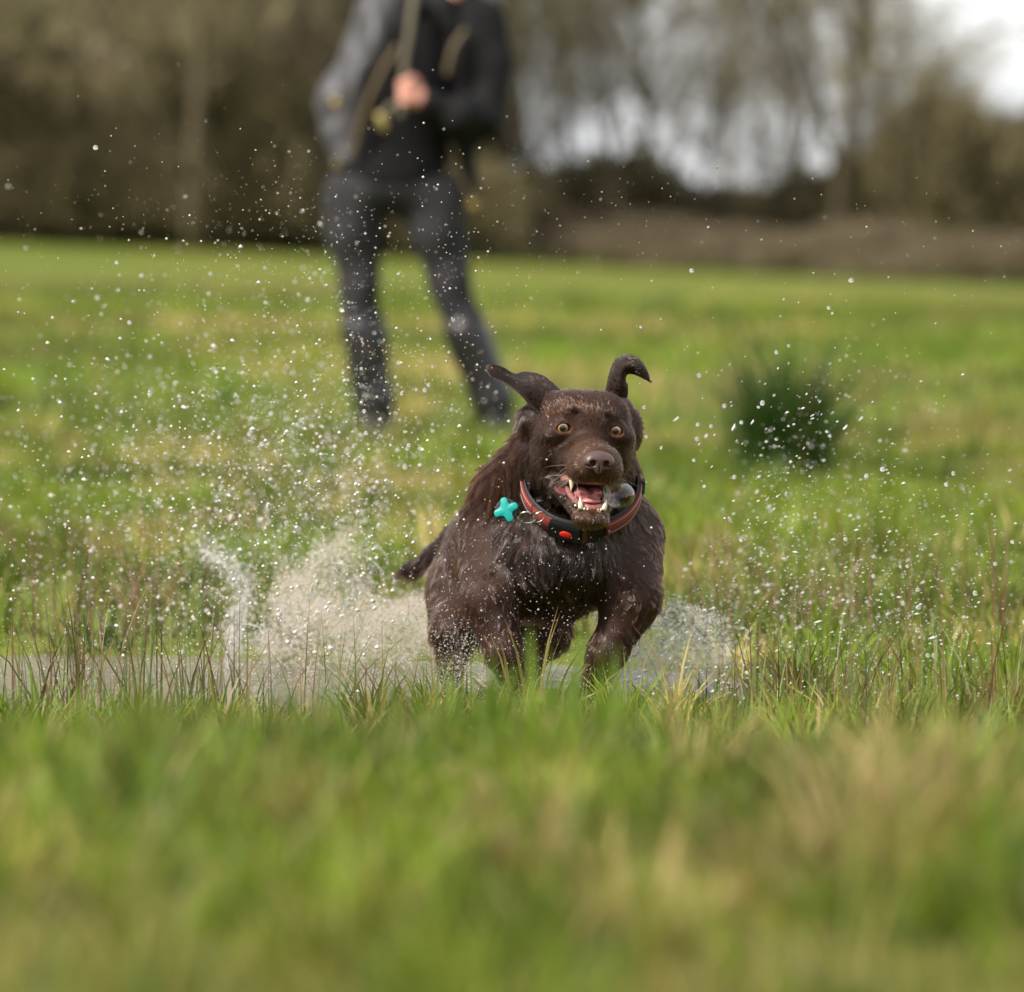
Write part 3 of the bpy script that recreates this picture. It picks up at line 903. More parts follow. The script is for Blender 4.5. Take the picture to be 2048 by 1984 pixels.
# head
HB = dict(d='head', L=.0065, col=BROWN)
A(hEll((0, 60, 3), (64, 68, 50), 18, **HB))
A(hEll((-27, 42, 26), (30, 38, 24), 14, **HB)); A(hEll((27, 42, 26), (30, 38, 24), 14, **HB))
for s in (-1, 1):
    A(hEll((s * 43, 52, -26), (25, 42, 38), 18, d='head', L=.010, col=BROWN))            # cheek
    A(hEll((s * 47, 26, -10), (20, 26, 13), 12, **HB))                                      # cheekbone
    A(hEll((s * 25, 9, 19), (15, 14, 9), 9, d='head', L=.008, col=BROWN))                  # brow
    A(hEll((s * 52, 72, 34), (14, 20, 13), 16, d='head', L=.009, col=BROWN))                 # ear root
A(hCone((0, 22, -24), (0, -60, -47), 31, 25, 12, **HB))
A(hEll((0, 11, 6), (27, 22, 24), 12, **HB))
for s in (-1, 1):
    A(hEll((s * 17, -54, -52), (22, 34, 23), 9, d='head', L=.006, col=TAN))               # flews
    A(hEll((s * 30, 0, -45), (15, 32, 18), 9, d='head', L=.008, col=(0.012, 0.0048, 0.0024)))             # upper lip towards the corner, crease shade put into its colour
A(hEll((0, -42, -38), (35, 40, 21), 10, d='head', L=.006, col=TAN))
A(hEll((0, -70, -40), (19, 17, 19), 10, d='head', L=.004, col=TAN))
# lower jaw and throat
for s in (-1, 1):
    A(hCone((s * 41, 38, -70), (s * 15, -38, -115), 12, 9, 9, d='head', L=.008, col=DARK))  # jaw sides, dark colour stands in for their shading
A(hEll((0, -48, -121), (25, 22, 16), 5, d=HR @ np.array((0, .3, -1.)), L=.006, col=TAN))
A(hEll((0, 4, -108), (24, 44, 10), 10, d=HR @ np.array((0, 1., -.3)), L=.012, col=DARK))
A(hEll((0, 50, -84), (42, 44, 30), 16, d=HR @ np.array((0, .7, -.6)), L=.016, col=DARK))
# mouth cavity, nostril seat, philtrum, eye sockets with lids
A(hEll((0, -22, -85), (29, 58, 21), 5, op='-'))
A(hEll((-32, -6, -80), (16, 24, 9), 5, op='-', R=rot('Y', -12)))
A(hEll((32, -6, -80), (16, 24, 9), 5, op='-', R=rot('Y', 12)))
A(hEll((0, -90, -66), (1.6, 9, 10), 3, op='-'))
for s in (-1, 1):
    A(hEll((s * 37, 9, 0), (15.5, 13.5, 13), 7, d='head', L=.005, col=BROWN))
    A(hEll((s * 37, -7, -0.8), (10.6, 15, 6.1), 1.4, op='-', R=rot('Y', s * 8)))
    A(hEll((s * 37, 8, 0), (11.2, 11.2, 11.2), 0.5, op='-'))

dx = axis([(-.30, -.002, .0055), (-.002, .196, .0017), (.196, .30, .0055)])
dy = axis([(-.115, .10, .0017), (.10, .24, .004), (.24, 1.16, .008)])
dz = axis([(-.07, .248, .0050), (.248, .475, .0017)])
DF = eval_grid(dog, dx, dy, dz)
DV, DQ = surface_nets(dx, dy, dz, DF)
DV = relax(DV, DQ, 2, 0.45)
del DF

def head_local(P):
    return ((P - EYE) @ HR) * 1000.0

# ears: bent flaps with thickness, rooted in the skull
def smooth_curve(pts, n):
    P = np.asarray(pts, float)
    t = np.concatenate([[0], np.cumsum(np.linalg.norm(np.diff(P, axis=0), axis=1))]); t /= t[-1]
    u = np.linspace(0, 1, n)
    Pe = np.vstack([2 * P[0] - P[1], P, 2 * P[-1] - P[-2]])
    k = np.clip(np.searchsorted(t, u, 'right') - 1, 0, len(P) - 2)
    f = ((u - t[k]) / (t[k + 1] - t[k]))[:, None]
    p0, p1, p2, p3 = Pe[k], Pe[k + 1], Pe[k + 2], Pe[k + 3]
    return 0.5 * (2 * p1 + (p2 - p0) * f + (2 * p0 - 5 * p1 + 4 * p2 - p3) * f ** 2 + (3 * p1 - p0 - 3 * p2 + p3) * f ** 3)

def flap(rows, ns, nt, th):
    """surface through several long rows (each root to tip); returns closed thick sheet"""
    C = np.stack([smooth_curve(r, ns) for r in rows])          # rows, ns, 3
    S = np.stack([smooth_curve(C[:, i], nt) for i in range(ns)])   # ns, nt, 3
    du, dv = np.gradient(S, axis=0), np.gradient(S, axis=1)
    N = unit(np.cross(du, dv))
    e = np.sin(np.linspace(0, math.pi, nt))[None, :] ** 0.5 * np.minimum(1, (np.linspace(1, 0, ns) * 6 + .12))[:, None] ** 0.5
    Aa, Bb = S + N * (th * e)[..., None] * .5, S - N * (th * e)[..., None] * .5
    V = np.concatenate([Aa.reshape(-1, 3), Bb.reshape(-1, 3)])
    id0 = np.arange(ns * nt).reshape(ns, nt); id1 = id0 + ns * nt
    q = lambda a: np.stack([a[:-1, :-1], a[1:, :-1], a[1:, 1:], a[:-1, 1:]], -1).reshape(-1, 4)
    Q = [q(id0), q(id1)[:, ::-1]]
    for sl in (np.s_[:, 0], np.s_[:, -1], np.s_[0, :], np.s_[-1, :]):
        a, b = id0[sl], id1[sl]
        Q.append(np.stack([a[:-1], b[:-1], b[1:], a[1:]], 1))
    T = unit(np.concatenate([du.reshape(-1, 3)] * 2))
    return V, np.concatenate(Q), T
EL = flap([[W(1086, 832, .045), W(1062, 814, .042), W(1044, 793, .038), W(1022, 773, .038), W(1000, 760, .035), W(985, 755, .035), W(979, 748, .035)],
           [W(1110, 820, .046), W(1086, 797, .044), W(1059, 776, .042), W(1030, 763, .045), W(1006, 751, .040), W(990, 742, .037), W(975, 738, .036)],
           [W(1126, 808, .058), W(1100, 784, .056), W(1072, 766, .056), W(1040, 759, .062), W(1014, 750, .05), W(1000, 740, .042), W(978, 731, .038)],
           [W(1140, 800, .08), W(1113, 772, .076), W(1085, 750, .082), W(1052, 743, .088), W(1030, 747, .07), W(1006, 734, .046), W(984, 727, .039)]], 26, 16, .0042)
ER = flap([[W(1206, 808, .09), W(1212, 778, .085), W(1218, 748, .085), W(1229, 720, .084), W(1245, 710, .082), W(1262, 710, .078), W(1278, 718, .073), W(1291, 738, .066), W(1299, 760, .060)],
           [W(1218, 810, .075), W(1224, 778, .066), W(1228, 752, .064), W(1238, 728, .062), W(1252, 719, .058), W(1267, 719, .055), W(1281, 727, .053), W(1292, 743, .052), W(1299.5, 761, .052)],
           [W(1234, 814, .07), W(1240, 778, .056), W(1241, 756, .054), W(1247, 738, .052), W(1258, 731, .048), W(1270, 731, .046), W(1282, 737, .046), W(1292, 749, .048), W(1300, 762, .049)],
           [W(1252, 816, .08), W(1256, 780, .066), W(1252, 762, .066), W(1253, 751, .064), W(1260, 748, .06), W(1270, 750, .056), W(1281, 755, .053), W(1291, 760, .051), W(1300, 764, .049)]], 30, 14, .0042)
EV = np.concatenate([EL[0], ER[0]]); EQ = np.concatenate([EL[1], ER[1] + len(EL[0])]); ETAN = np.concatenate([EL[2], ER[2]])

allV = np.concatenate([DV, EV])
allQ = np.concatenate([DQ, EQ + len(DV)])
is_ear = np.zeros(len(allV), bool); is_ear[len(DV):] = True

# skin colour, fur length and lie of the coat per vertex
def coat(P):
    """blended fur direction, length and colour from the nearest body masses"""
    w_s, d_s, l_s, c_s = np.zeros(len(P)), np.zeros((len(P), 3)), np.zeros(len(P)), np.zeros((len(P), 3))
    nose = HL(0, -100, -38)
    hd = unit(P - nose)
    hl = head_local(P)
    hd = hd + (HR @ np.array((0, .25, 0.0))) + np.where(hl[:, 2:3] > 0, 1, 0) * (HR @ np.array((0, 0, .35)))
    hd = hd + (HR @ np.array((0, .2, -.35))) * (hl[:, 2:3] < -10)
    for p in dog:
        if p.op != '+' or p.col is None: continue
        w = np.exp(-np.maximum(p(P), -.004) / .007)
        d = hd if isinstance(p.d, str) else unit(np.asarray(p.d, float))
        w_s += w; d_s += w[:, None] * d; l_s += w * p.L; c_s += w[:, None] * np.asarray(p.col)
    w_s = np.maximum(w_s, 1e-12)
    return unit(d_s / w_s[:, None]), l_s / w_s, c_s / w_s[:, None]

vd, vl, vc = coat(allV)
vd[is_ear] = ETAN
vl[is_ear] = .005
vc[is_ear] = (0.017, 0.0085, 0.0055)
hl = head_local(allV)
# bare skin: inside of the mouth, lid rims, nose seat
mouth = ((hl[:, 0] / 31) ** 2 + ((hl[:, 1] + 22) / 60) ** 2 + ((hl[:, 2] + 85) / 22) ** 2 < 1.0) & ~is_ear
for s in (-1, 1):
    q = (hl - np.array((s * 32, -6, -80))) @ rot('Y', s * 12)
    corner = ((q / np.array((17.5, 25.5, 10.5))) ** 2).sum(1) < 1.0
    mouth |= corner
    corners = corner if s < 0 else corners | corner
eyeR = np.minimum.reduce([np.sqrt(((hl[:, 0] - s * 37) / 13.6) ** 2 + ((hl[:, 2] + .8) / 10.0) ** 2) + (hl[:, 1] > 14) * 9 for s in (-1, 1)])
lid = (eyeR < 1.0) & ~is_ear
nosem = ((hl[:, 0] / 21) ** 2 + ((hl[:, 1] + 88) / 16) ** 2 + ((hl[:, 2] + 41) / 17) ** 2 < 1)
skin = vc * 1.0
skin[mouth] = (0.36, 0.13, 0.115)
skin[corners] = (0.17, 0.065, 0.05)
deep = mouth & (hl[:, 1] > -4)
skin[deep] = (0.16, 0.045, 0.042)
skin[lid] = (0.05, 0.021, 0.013)
skin[lid & (hl[:, 2] > 4.5)] = (0.03, 0.012, 0.007)
skin[lid & (hl[:, 2] < -4.5)] = (0.078, 0.034, 0.021)
dens = np.ones(len(allV))
dens[mouth | lid | nosem] = 0
vl = np.where(eyeR < 1.8, np.minimum(vl, .0045), vl)
vlift = np.ones(len(allV))
# colouring of the coat: dark brow spots, paler muzzle bridge and forehead, near-black throat
for s in (-1, 1):
    b = np.exp(-(((hl[:, 0] - s * 23) / 7.5) ** 2 + ((hl[:, 2] - 20) / 6) ** 2 + ((hl[:, 1] - 3) / 22) ** 2))[:, None]
    vc = vc * (1 - .95 * b) + np.array((0.0040, 0.0010, 0.0005)) * .95 * b
    vlift = vlift + 5 * b[:, 0] ** 2
    vl = vl * (1 + .5 * b[:, 0])
    e_ = np.exp(-(((hl[:, 0] - s * 23) / 8) ** 2 + ((hl[:, 2] + 7) / 8) ** 2 + ((hl[:, 1] - 2) / 18) ** 2))[:, None]
    vc = vc * (1 - .6 * e_)
b = (np.exp(-((hl[:, 2] + 20) / 9) ** 2 - (hl[:, 0] / 26) ** 2) * sstep(12, -25, hl[:, 1]))[:, None]
vc = vc * (1 - .6 * b) + np.array((0.21, 0.10, 0.042)) * .6 * b
b = (sstep(30, 58, hl[:, 2]) * sstep(-10, 20, hl[:, 1]) * (hl[:, 1] < 130))[:, None] * (~is_ear)[:, None]
vc = vc * (1 - .06 * b) + np.array((0.085, 0.032, 0.011)) * .06 * b

DOG = empty('dog', (0.06, 0.3, 0.0), 'wet chocolate brown dog bounding through the puddle with its mouth open', 'dog')
M_SKIN = attr_mat('dog_skin', 0.6, 0.2)
me = make_mesh('body', allV, [allQ])
set_color(me, skin)
body = obj('body', me, M_SKIN, DOG)

# ---- fur
def fur_material():
    m, n, l, b = mat_new('chocolate_fur')
    n.remove(b)
    h = n.new('ShaderNodeBsdfHairPrincipled')
    try: h.model = 'CHIANG'
    except Exception: pass
    h.parametrization = 'COLOR'
    at = n.new('ShaderNodeAttribute'); at.attribute_name = 'tint'
    l.new(at.outputs['Color'], h.inputs['Color'])
    h.inputs['IOR'].default_value = 1.5
    h.inputs['Roughness'].default_value = 0.12
    h.inputs['Radial Roughness'].default_value = 0.3
    h.inputs['Random Roughness'].default_value = 0.2
    l.new(h.outputs['BSDF'], n['Material Output'].inputs['Surface'])
    return m
M_FUR = fur_material()

def grow(name, V, Q, vdir, vlen, vcol, vdens, vlift, count, parent, mat, seg=5, rad=.00022, lift=.32, clump=.6, csize=14, wave=.25, seed=1, gravity=.0, lenvar=.35, jit=.1, ccon=.45):
    r = np.random.default_rng(seed)
    T = np.concatenate([Q[:, [0, 1, 2]], Q[:, [0, 2, 3]]])
    a, b, c = V[T[:, 0]], V[T[:, 1]], V[T[:, 2]]
    ar = np.linalg.norm(np.cross(b - a, c - a), axis=1) * 0.5 * vdens[T].min(1)
    k = r.choice(len(T), count, p=ar / ar.sum())
    u, v = r.random(count), r.random(count)
    fl = u + v > 1
    u[fl], v[fl] = 1 - u[fl], 1 - v[fl]
    w3 = np.stack([1 - u - v, u, v], 1)
    tri = T[k]
    lerp = lambda X: (X[tri] * (w3[..., None] if X.ndim == 2 else w3)).sum(1)
    N = vnormals(V, Q)
    p, nn, dd, L, cc = lerp(V), unit(lerp(N)), unit(lerp(vdir)), lerp(vlen), lerp(vcol)
    t = unit(dd - nn * (dd * nn).sum(1, keepdims=True))
    # slow turning of the lie of the coat
    s = np.cross(nn, t)
    ph = np.sin(p[:, 0] * 63 + 2.1 * np.sin(p[:, 2] * 47)) + np.sin(p[:, 2] * 81 + 1.3 * np.sin(p[:, 1] * 55 + p[:, 0] * 38))
    t = unit(t + s * (wave * ph * .5 + r.normal(0, .10, count))[:, None])
    L = L * r.uniform(1 - lenvar, 1 + lenvar * .5, count)
    P = np.zeros((count, seg, 3)); P[:, 0] = p - nn * .0006
    lf = lift * r.uniform(.5, 1.5, count) * lerp(vlift)
    for j in range(1, seg):
        f = j / (seg - 1)
        d = unit(t + nn * (lf * (1.15 - 1.0 * f))[:, None] + np.array((0, 0, -gravity * f)))
        P[:, j] = P[:, j - 1] + d * (L / (seg - 1))[:, None]
    if clump > 0:
        nc = max(8, count // csize)
        ci = r.choice(count, nc, replace=False)
        kd = kdtree.KDTree(nc)
        for i, q in enumerate(p[ci]): kd.insert(q, i)
        kd.balance()
        near = np.array([kd.find(q)[1] for q in p])
        cs = ci[near]
        cj = r.normal(0, jit, (nc, 3))
        for j in range(1, seg):
            P[:, j] += cj[near] * (L * (j / (seg - 1)) ** 1.3)[:, None]
        amt = clump * r.uniform(.55, 1.0, count)
        for j in range(1, seg):
            f = (j / (seg - 1)) ** 1.2
            tgt = P[cs, j] + (p - p[cs]) * .12
            ok = np.linalg.norm(p - p[cs], axis=1) < .012
            P[:, j] += (tgt - P[:, j]) * (amt * f * ok)[:, None]
        cc = cc * (2.0 ** r.normal(0, ccon, nc))[near][:, None]
    cc = cc * r.uniform(.7, 1.4, count)[:, None]
    cu = bpy.data.hair_curves.new(name)
    cu.add_curves([seg] * count)
    cu.attributes['position'].data.foreach_set('vector', P.astype(np.float32).ravel())
    R = np.broadcast_to(rad * np.linspace(1, .25, seg)[None, :], (count, seg)).astype(np.float32).copy()
    R *= r.uniform(.75, 1.25, (count, 1)).astype(np.float32)
    ra = cu.attributes.get('radius') or cu.attributes.new('radius', 'FLOAT', 'POINT')
    ra.data.foreach_set('value', R.ravel())
    ca = cu.attributes.new('tint', 'FLOAT_COLOR', 'CURVE')
    ca.data.foreach_set('color', np.concatenate([cc, np.ones((count, 1))], 1).astype(np.float32).ravel())
    cu.materials.append(mat)
    o = bpy.data.objects.new(name, cu)
    COL.objects.link(o)
    o.parent = parent
    q = parent; off = Vector((0, 0, 0))
    while q is not None:
        off += q.location; q = q.parent
    o.location = -off
    return o

hl_n = np.linalg.norm(hl - np.array((0, 40, -25)), axis=1)
is_head = (hl_n < 150) & (vl < .0145)
d_head = dens * np.where(is_head, 1.0, 0.0)
d_body = dens * np.where(is_head, 0.0, 1.0) * np.where(allV[:, 1] > .62, .5, 1.0)
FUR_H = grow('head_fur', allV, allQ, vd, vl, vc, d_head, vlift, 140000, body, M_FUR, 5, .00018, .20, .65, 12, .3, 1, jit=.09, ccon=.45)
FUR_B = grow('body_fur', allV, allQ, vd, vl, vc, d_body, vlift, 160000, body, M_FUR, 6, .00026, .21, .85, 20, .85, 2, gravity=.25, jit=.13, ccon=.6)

# ---- nose
def nose_mesh():
    pr = [hEll((0, -88, -39), (19, 12, 12), 5), hEll((-12, -89, -43), (9.5, 10.5, 10), 5), hEll((12, -89, -43), (9.5, 10.5, 10), 5),
          hEll((0, -90, -50), (7, 8.5, 9), 5),
          hEll((-9.2, -100, -44.5), (4.6, 11, 4.6), 2, op='-', R=rot('Y', 25)), hEll((9.2, -100, -44.5), (4.6, 11, 4.6), 2, op='-', R=rot('Y', -25)),
          hEll((-15.5, -98, -48.5), (6.0, 7, 1.5), 2, op='-', R=rot('Y', 18)), hEll((15.5, -98, -48.5), (6.0, 7, 1.5), 2, op='-', R=rot('Y', -18)),
          hEll((0, -100, -54), (.9, 6, 8), 1.5, op='-')]
    V, Q = sdf_mesh(pr, .0009, 2)
    return make_mesh('nose', V, [Q])
M_NOSE = simple('liver_nose', (0.070, 0.036, 0.029), .36, .5, var=.15, scale=900, bump=.0004, coat=.15)
obj('nose', nose_mesh(), M_NOSE, DOG)['label'] = 'liver brown nose with wet sheen'

# ---- eyes
def eye_material():
    m, n, l, b = mat_new('amber_eye')
    tc = n.new('ShaderNodeTexCoord')
    sx = n.new('ShaderNodeSeparateXYZ')
    l.new(tc.outputs['Object'], sx.inputs['Vector'])
    def mth(op, a, bb=None):
        k = n.new('ShaderNodeMath'); k.operation = op
        for i, v in enumerate((a, bb)):
            if v is None: continue
            if isinstance(v, (int, float)): k.inputs[i].default_value = v
            else: l.new(v, k.inputs[i])
        return k.outputs[0]
    r = mth('SQRT', mth('ADD', mth('POWER', sx.outputs['X'], 2.0), mth('POWER', sx.outputs['Z'], 2.0)))
    rr = mth('MULTIPLY', r, 100.0)
    ra = n.new('ShaderNodeValToRGB')
    e = ra.color_ramp.elements
    e[0].position, e[0].color = 0.0, (0.004, 0.004, 0.006, 1)
    e[1].position, e[1].color = 1.0, (0.05, 0.034, 0.028, 1)
    for pos, c in ((.43, (0.004, 0.004, 0.006, 1)), (.48, (0.22, 0.11, 0.026, 1)), (.62, (0.37, 0.21, 0.065, 1)), (.70, (0.20, 0.10, 0.03, 1)), (.76, (0.02, 0.012, 0.01, 1)), (.84, (0.02, 0.013, 0.01, 1))):
        x = e.new(pos); x.color = c
    l.new(rr, ra.inputs['Fac'])
    l.new(ra.outputs['Color'], b.inputs['Base Color'])
    b.inputs['Roughness'].default_value = .25
    b.inputs['Coat Weight'].default_value = 1.0
    b.inputs['Coat Roughness'].default_value = .02
    return m
M_EYE = eye_material()
for s in (-1, 1):
    V, Q, T = uv_sphere((0, 0, 0), .0112, 32, 24)
    V = V @ rot('X', 90).T
    me = make_mesh('eye', V, [Q, T])
    me.materials.append(M_EYE)
    o = bpy.data.objects.new('eye', me)
    COL.objects.link(o); o.parent = DOG
    p = HL(s * 37, 8, 0)
    o.location = Vector(p) - DOG.location
    to = unit(np.array(cam.location) - p + np.array((.15, 0, -1.15)))
    o.rotation_euler = Vector(to).to_track_quat('-Y', 'Z').to_euler()

# ---- tongue, gums, teeth
M_TONGUE = simple('wet_tongue', (0.52, 0.20, 0.19), .28, .5, var=.14, scale=260, bump=.0006, sub=.25)
V, Q = sdf_mesh([hEll((0, -6, -92), (21, 34, 8), 4), hEll((0, -38, -98), (16, 15, 5), 6), hEll((-10, -18, -86), (8, 28, 6), 5), hEll((10, -18, -86), (8, 28, 6), 5)], .0012, 2)
obj('tongue', make_mesh('tongue', V, [Q]), M_TONGUE, DOG)
M_GUM = simple('gums_and_lips', (0.27, 0.10, 0.08), .3, .5, var=.6, scale=420, bump=.0008, sub=.1)
arc = lambda zc, zs, hw, y0, y1, n=25: [(hw * math.sin(t), y1 + (y0 - y1) * math.cos(t) ** 1.0 if abs(t) < 1.45 else y1, zc + zs * (1 - math.cos(t))) for t in np.linspace(-1.5, 1.5, n)]
pr = []
lo_arc = arc(-107, 26, 28, -58, -4)
for i in range(len(lo_arc) - 1): pr.append(hCone(lo_arc[i], lo_arc[i + 1], 3.2, 3.2, 4))
V, Q = sdf_mesh(pr, .0012, 1)
obj('lower_lip', make_mesh('lower_lip', V, [Q]), M_GUM, DOG)
pr = []
up_arc = arc(-69, -1, 33, -66, 2)
for i in range(len(up_arc) - 1): pr.append(hCone(up_arc[i], up_arc[i + 1], 4.0, 4.0, 4))
V, Q = sdf_mesh(pr, .0012, 1)
obj('upper_gum', make_mesh('upper_gum', V, [Q]), M_GUM, DOG)
M_TOOTH = simple('ivory_teeth', (0.78, 0.70, 0.52), .3, .5, var=.08, scale=150, sub=.1)
def tooth(base, tip, r0, bendy=0.0):
    b, t = np.array(base, float), np.array(tip, float)
    P = [HL(*(b + (t - b) * f + np.array((0, bendy * math.sin(f * 3.14), 0)))) for f in np.linspace(0, 1, 7)]
    mb = MB(); mb.tube(P, np.array([1, 1.0, .9, .75, .55, .33, .06]) * r0 / 1000, 10)
    mb.build('tooth', M_TOOTH, DOG)
for s in (-1, 1):
    tooth((-29 if s < 0 else 20, -46, -66), (-29.5 if s < 0 else 20, -48, -86 if s < 0 else -82), 3.9, -2)          # upper canines
    tooth((s * 16, -57, -108), (s * 18.5, -58, -93), 3.7, -2)         # lower canines
    for i, (y, zt) in enumerate([(-36, -76), (-24, -77), (-12, -80)]):
        tooth((s * (25 + i), y, -66), (s * (25 + i), y, zt + 3), 3.2)
    for i, (y, zb) in enumerate([(-40, -102), (-28, -98), (-16, -93)]):
        tooth((s * (20 + i * 2), y, zb - 4), (s * (20 + i * 2), y, zb + 2), 2.6)
for i in range(6):
    x = (i - 2.5) * 4.6
    tooth((x, -60 + .25 * abs(i - 2.5), -109), (x * 1.02, -61, -106), 1.6)
# whiskers
wr = MB()
for i in range(26):
    s = random.choice((-1, 1))
    b = np.array((s * random.uniform(24, 38), random.uniform(-72, -45), random.uniform(-66, -46)))
    d = unit(np.array((s * random.uniform(.5, 1), random.uniform(0, .7), random.uniform(-.7, .1))))
    L = random.uniform(22, 48)
    P = [HL(*(b + d * L * f + np.array((0, 5, -7)) * f * f)) for f in np.linspace(0, 1, 5)]
    wr.tube(P, np.array([.00022, .0002, .00016, .00012, .00005]), 3)
w_o = wr.build('whiskers', simple('whisker', (0.35, 0.27, 0.2), .4), DOG)
w_o['kind'] = 'stuff'
# ------------------------------------------------------------------ collar, ring, tag, saliva bubble
cu_ = unit(np.array((1, 0, -0.04))); cv_ = unit(np.array((0, -.72, -.69)))
CC = W(1163, 1060, .042) - cv_ * .084
CN = unit(np.cross(cv_, cu_))          # collar plane normal
if CN[1] > 0: CN = -CN                  # towards the head
def collar_pt(t, r=0.0, wd=0.0):
    """t: 0 = front bottom, grows towards the viewer's right"""
    a, b = .079 + r, .084 + r
    sag = 0.0
    return CC + cu_ * a * math.sin(t) + cv_ * (b * math.cos(t) + sag) + CN * wd
def collar_nrm(t):
    return unit(cu_ * math.sin(t) + cv_ * math.cos(t))
def band(name, t0, t1, r, w, th, mat, parent, n=60, wave=0.0, taper=0.0):
    V, Q = [], []
    T = np.linspace(t0, t1, n)
    full = abs(t1 - t0 - 2 * math.pi) < 1e-4
    for t in T:
        ww = w + wave * math.sin(t * 9)
        tw = .1 * math.cos(t)           # lower edge swings outwards at the front
        for (sr, sw) in ((0, -.5), (0, .5), (1, .5), (1, -.5)):
            V.append(collar_pt(t, r + sr * th - sw * w * tw, sw * ww))
    m = len(T)
    for i in range(m - 1):
        for k in range(4):
            Q.append((i * 4 + k, i * 4 + (k + 1) % 4, (i + 1) * 4 + (k + 1) % 4, (i + 1) * 4 + k))
    if not full:
        Q.append((3, 2, 1, 0)); e = (m - 1) * 4; Q.append((e, e + 1, e + 2, e + 3))
    return obj(name, make_mesh(name, V, [np.array(Q)], smooth=False), mat, parent)
def webbing(name, c1, c2):
    m, n, l, b = mat_new(name)
    tc = n.new('ShaderNodeTexCoord')
    wv = n.new('ShaderNodeTexWave'); wv.inputs['Scale'].default_value = 420; wv.inputs['Distortion'].default_value = 1.5
    l.new(tc.outputs['Object'], wv.inputs['Vector'])
    mx = n.new('ShaderNodeMixRGB'); mx.inputs['Color1'].default_value = (*c1, 1); mx.inputs['Color2'].default_value = (*c2, 1)
    l.new(wv.outputs['Fac'], mx.inputs['Fac']); l.new(mx.outputs['Color'], b.inputs['Base Color'])
    bp = n.new('ShaderNodeBump'); bp.inputs['Distance'].default_value = .0006
    l.new(wv.outputs['Fac'], bp.inputs['Height']); l.new(bp.outputs['Normal'], b.inputs['Normal'])
    b.inputs['Roughness'].default_value = .6
    return m
COLLAR = empty('dog_collar', tuple(CC), 'red webbing dog collar with black lining around the neck of the dog', 'collar')
M_WEB = webbing('red_webbing', (0.20, 0.022, 0.02), (0.33, 0.05, 0.04))
M_BLK = simple('black_neoprene', (0.014, 0.014, 0.016), .55, .4, bump=.0004, scale=600)
M_PLAS = simple('black_plastic', (0.008, 0.008, 0.009), .5, .25)
M_STITCH = simple('pale_thread', (0.62, 0.55, 0.48), .7)
M_STEEL = simple('steel', (0.62, 0.60, 0.56), .22, .5, metal=1.0)
band('lining', -math.pi, math.pi, -.001, .029, .003, M_BLK, COLLAR, 90)
st = band('strap', .42, 2 * math.pi - .95, .0026, .0215, .0028, M_WEB, COLLAR, 90)
st2 = band('strap', -.93, -.52, .0034, .023, .003, M_WEB, COLLAR, 20, wave=.001)
for wv_ in (-.0075, .0075):
    mb = MB()
    for t in np.arange(.46, 5.3, .036):
        P = [collar_pt(t + q, .0058 - (wv_ / .0215) * .0215 * .1 * math.cos(t), wv_) for q in (0, .009, .018)]
        mb.tube(P, .0005, 4)
    o = mb.build('stitching', M_STITCH, st); o['kind'] = 'stuff'
# buckle: two black halves with a red oval button, keeper loop with webbing
def rbox(name, t, r, w, h, th, mat, parent, wd=0.0, bev=.0015, roll=0.0):
    bm = bmesh.new(); bmesh.ops.create_cube(bm, size=1)
    bmesh.ops.scale(bm, vec=(w, h, th), verts=bm.verts)
    bmesh.ops.bevel(bm, geom=bm.edges[:], offset=bev, segments=2, affect='EDGES')
    tn = unit(collar_pt(t + .01) - collar_pt(t - .01)); nn = collar_nrm(t); nn = unit(nn - .1 * math.cos(t) * -CN * 1.0)
    bb = np.cross(nn, tn)
    M = Matrix(np.column_stack([tn, bb, nn])).to_4x4(); M.translation = Vector(collar_pt(t, r, wd))
    bm.transform(M @ Matrix.Rotation(roll, 4, 'Z'))
    me = bpy.data.meshes.new(name); bm.to_mesh(me); bm.free()
    return obj(name, me, mat, parent)
BK_ = rbox('buckle', -.27, .0075, .046, .026, .011, M_PLAS, COLLAR)
rbox('buckle_clasp', .17, .0070, .018, .027, .010, M_PLAS, COLLAR)
rbox('keeper_loop', .07, .0075, .013, .024, .009, simple('brown_webbing', (0.075, 0.022, 0.012), .6, bump=.0005, scale=500), COLLAR)
# red oval button lying on the buckle
tb = -.24
nb_ = unit(collar_nrm(tb) + .1 * math.cos(tb) * CN); tn_ = unit(collar_pt(tb + .01) - collar_pt(tb - .01)); bb_ = np.cross(nb_, tn_)
V, Q, T = uv_sphere((0, 0, 0), (.0092, .0058, .0016), 24, 8)
V = V @ np.column_stack([tn_, bb_, nb_]).T + collar_pt(tb, .0135, .0)
bt = obj('button', make_mesh('button', V, [Q, T]), simple('red_button', (0.62, 0.018, 0.012), .4), BK_)
bt['label'] = 'bright red oval button'
# black slider at the upper right
rbox('slider', 1.62, .0075, .008, .029, .006, simple('grey_slider', (0.05, 0.055, 0.065), .3), COLLAR)
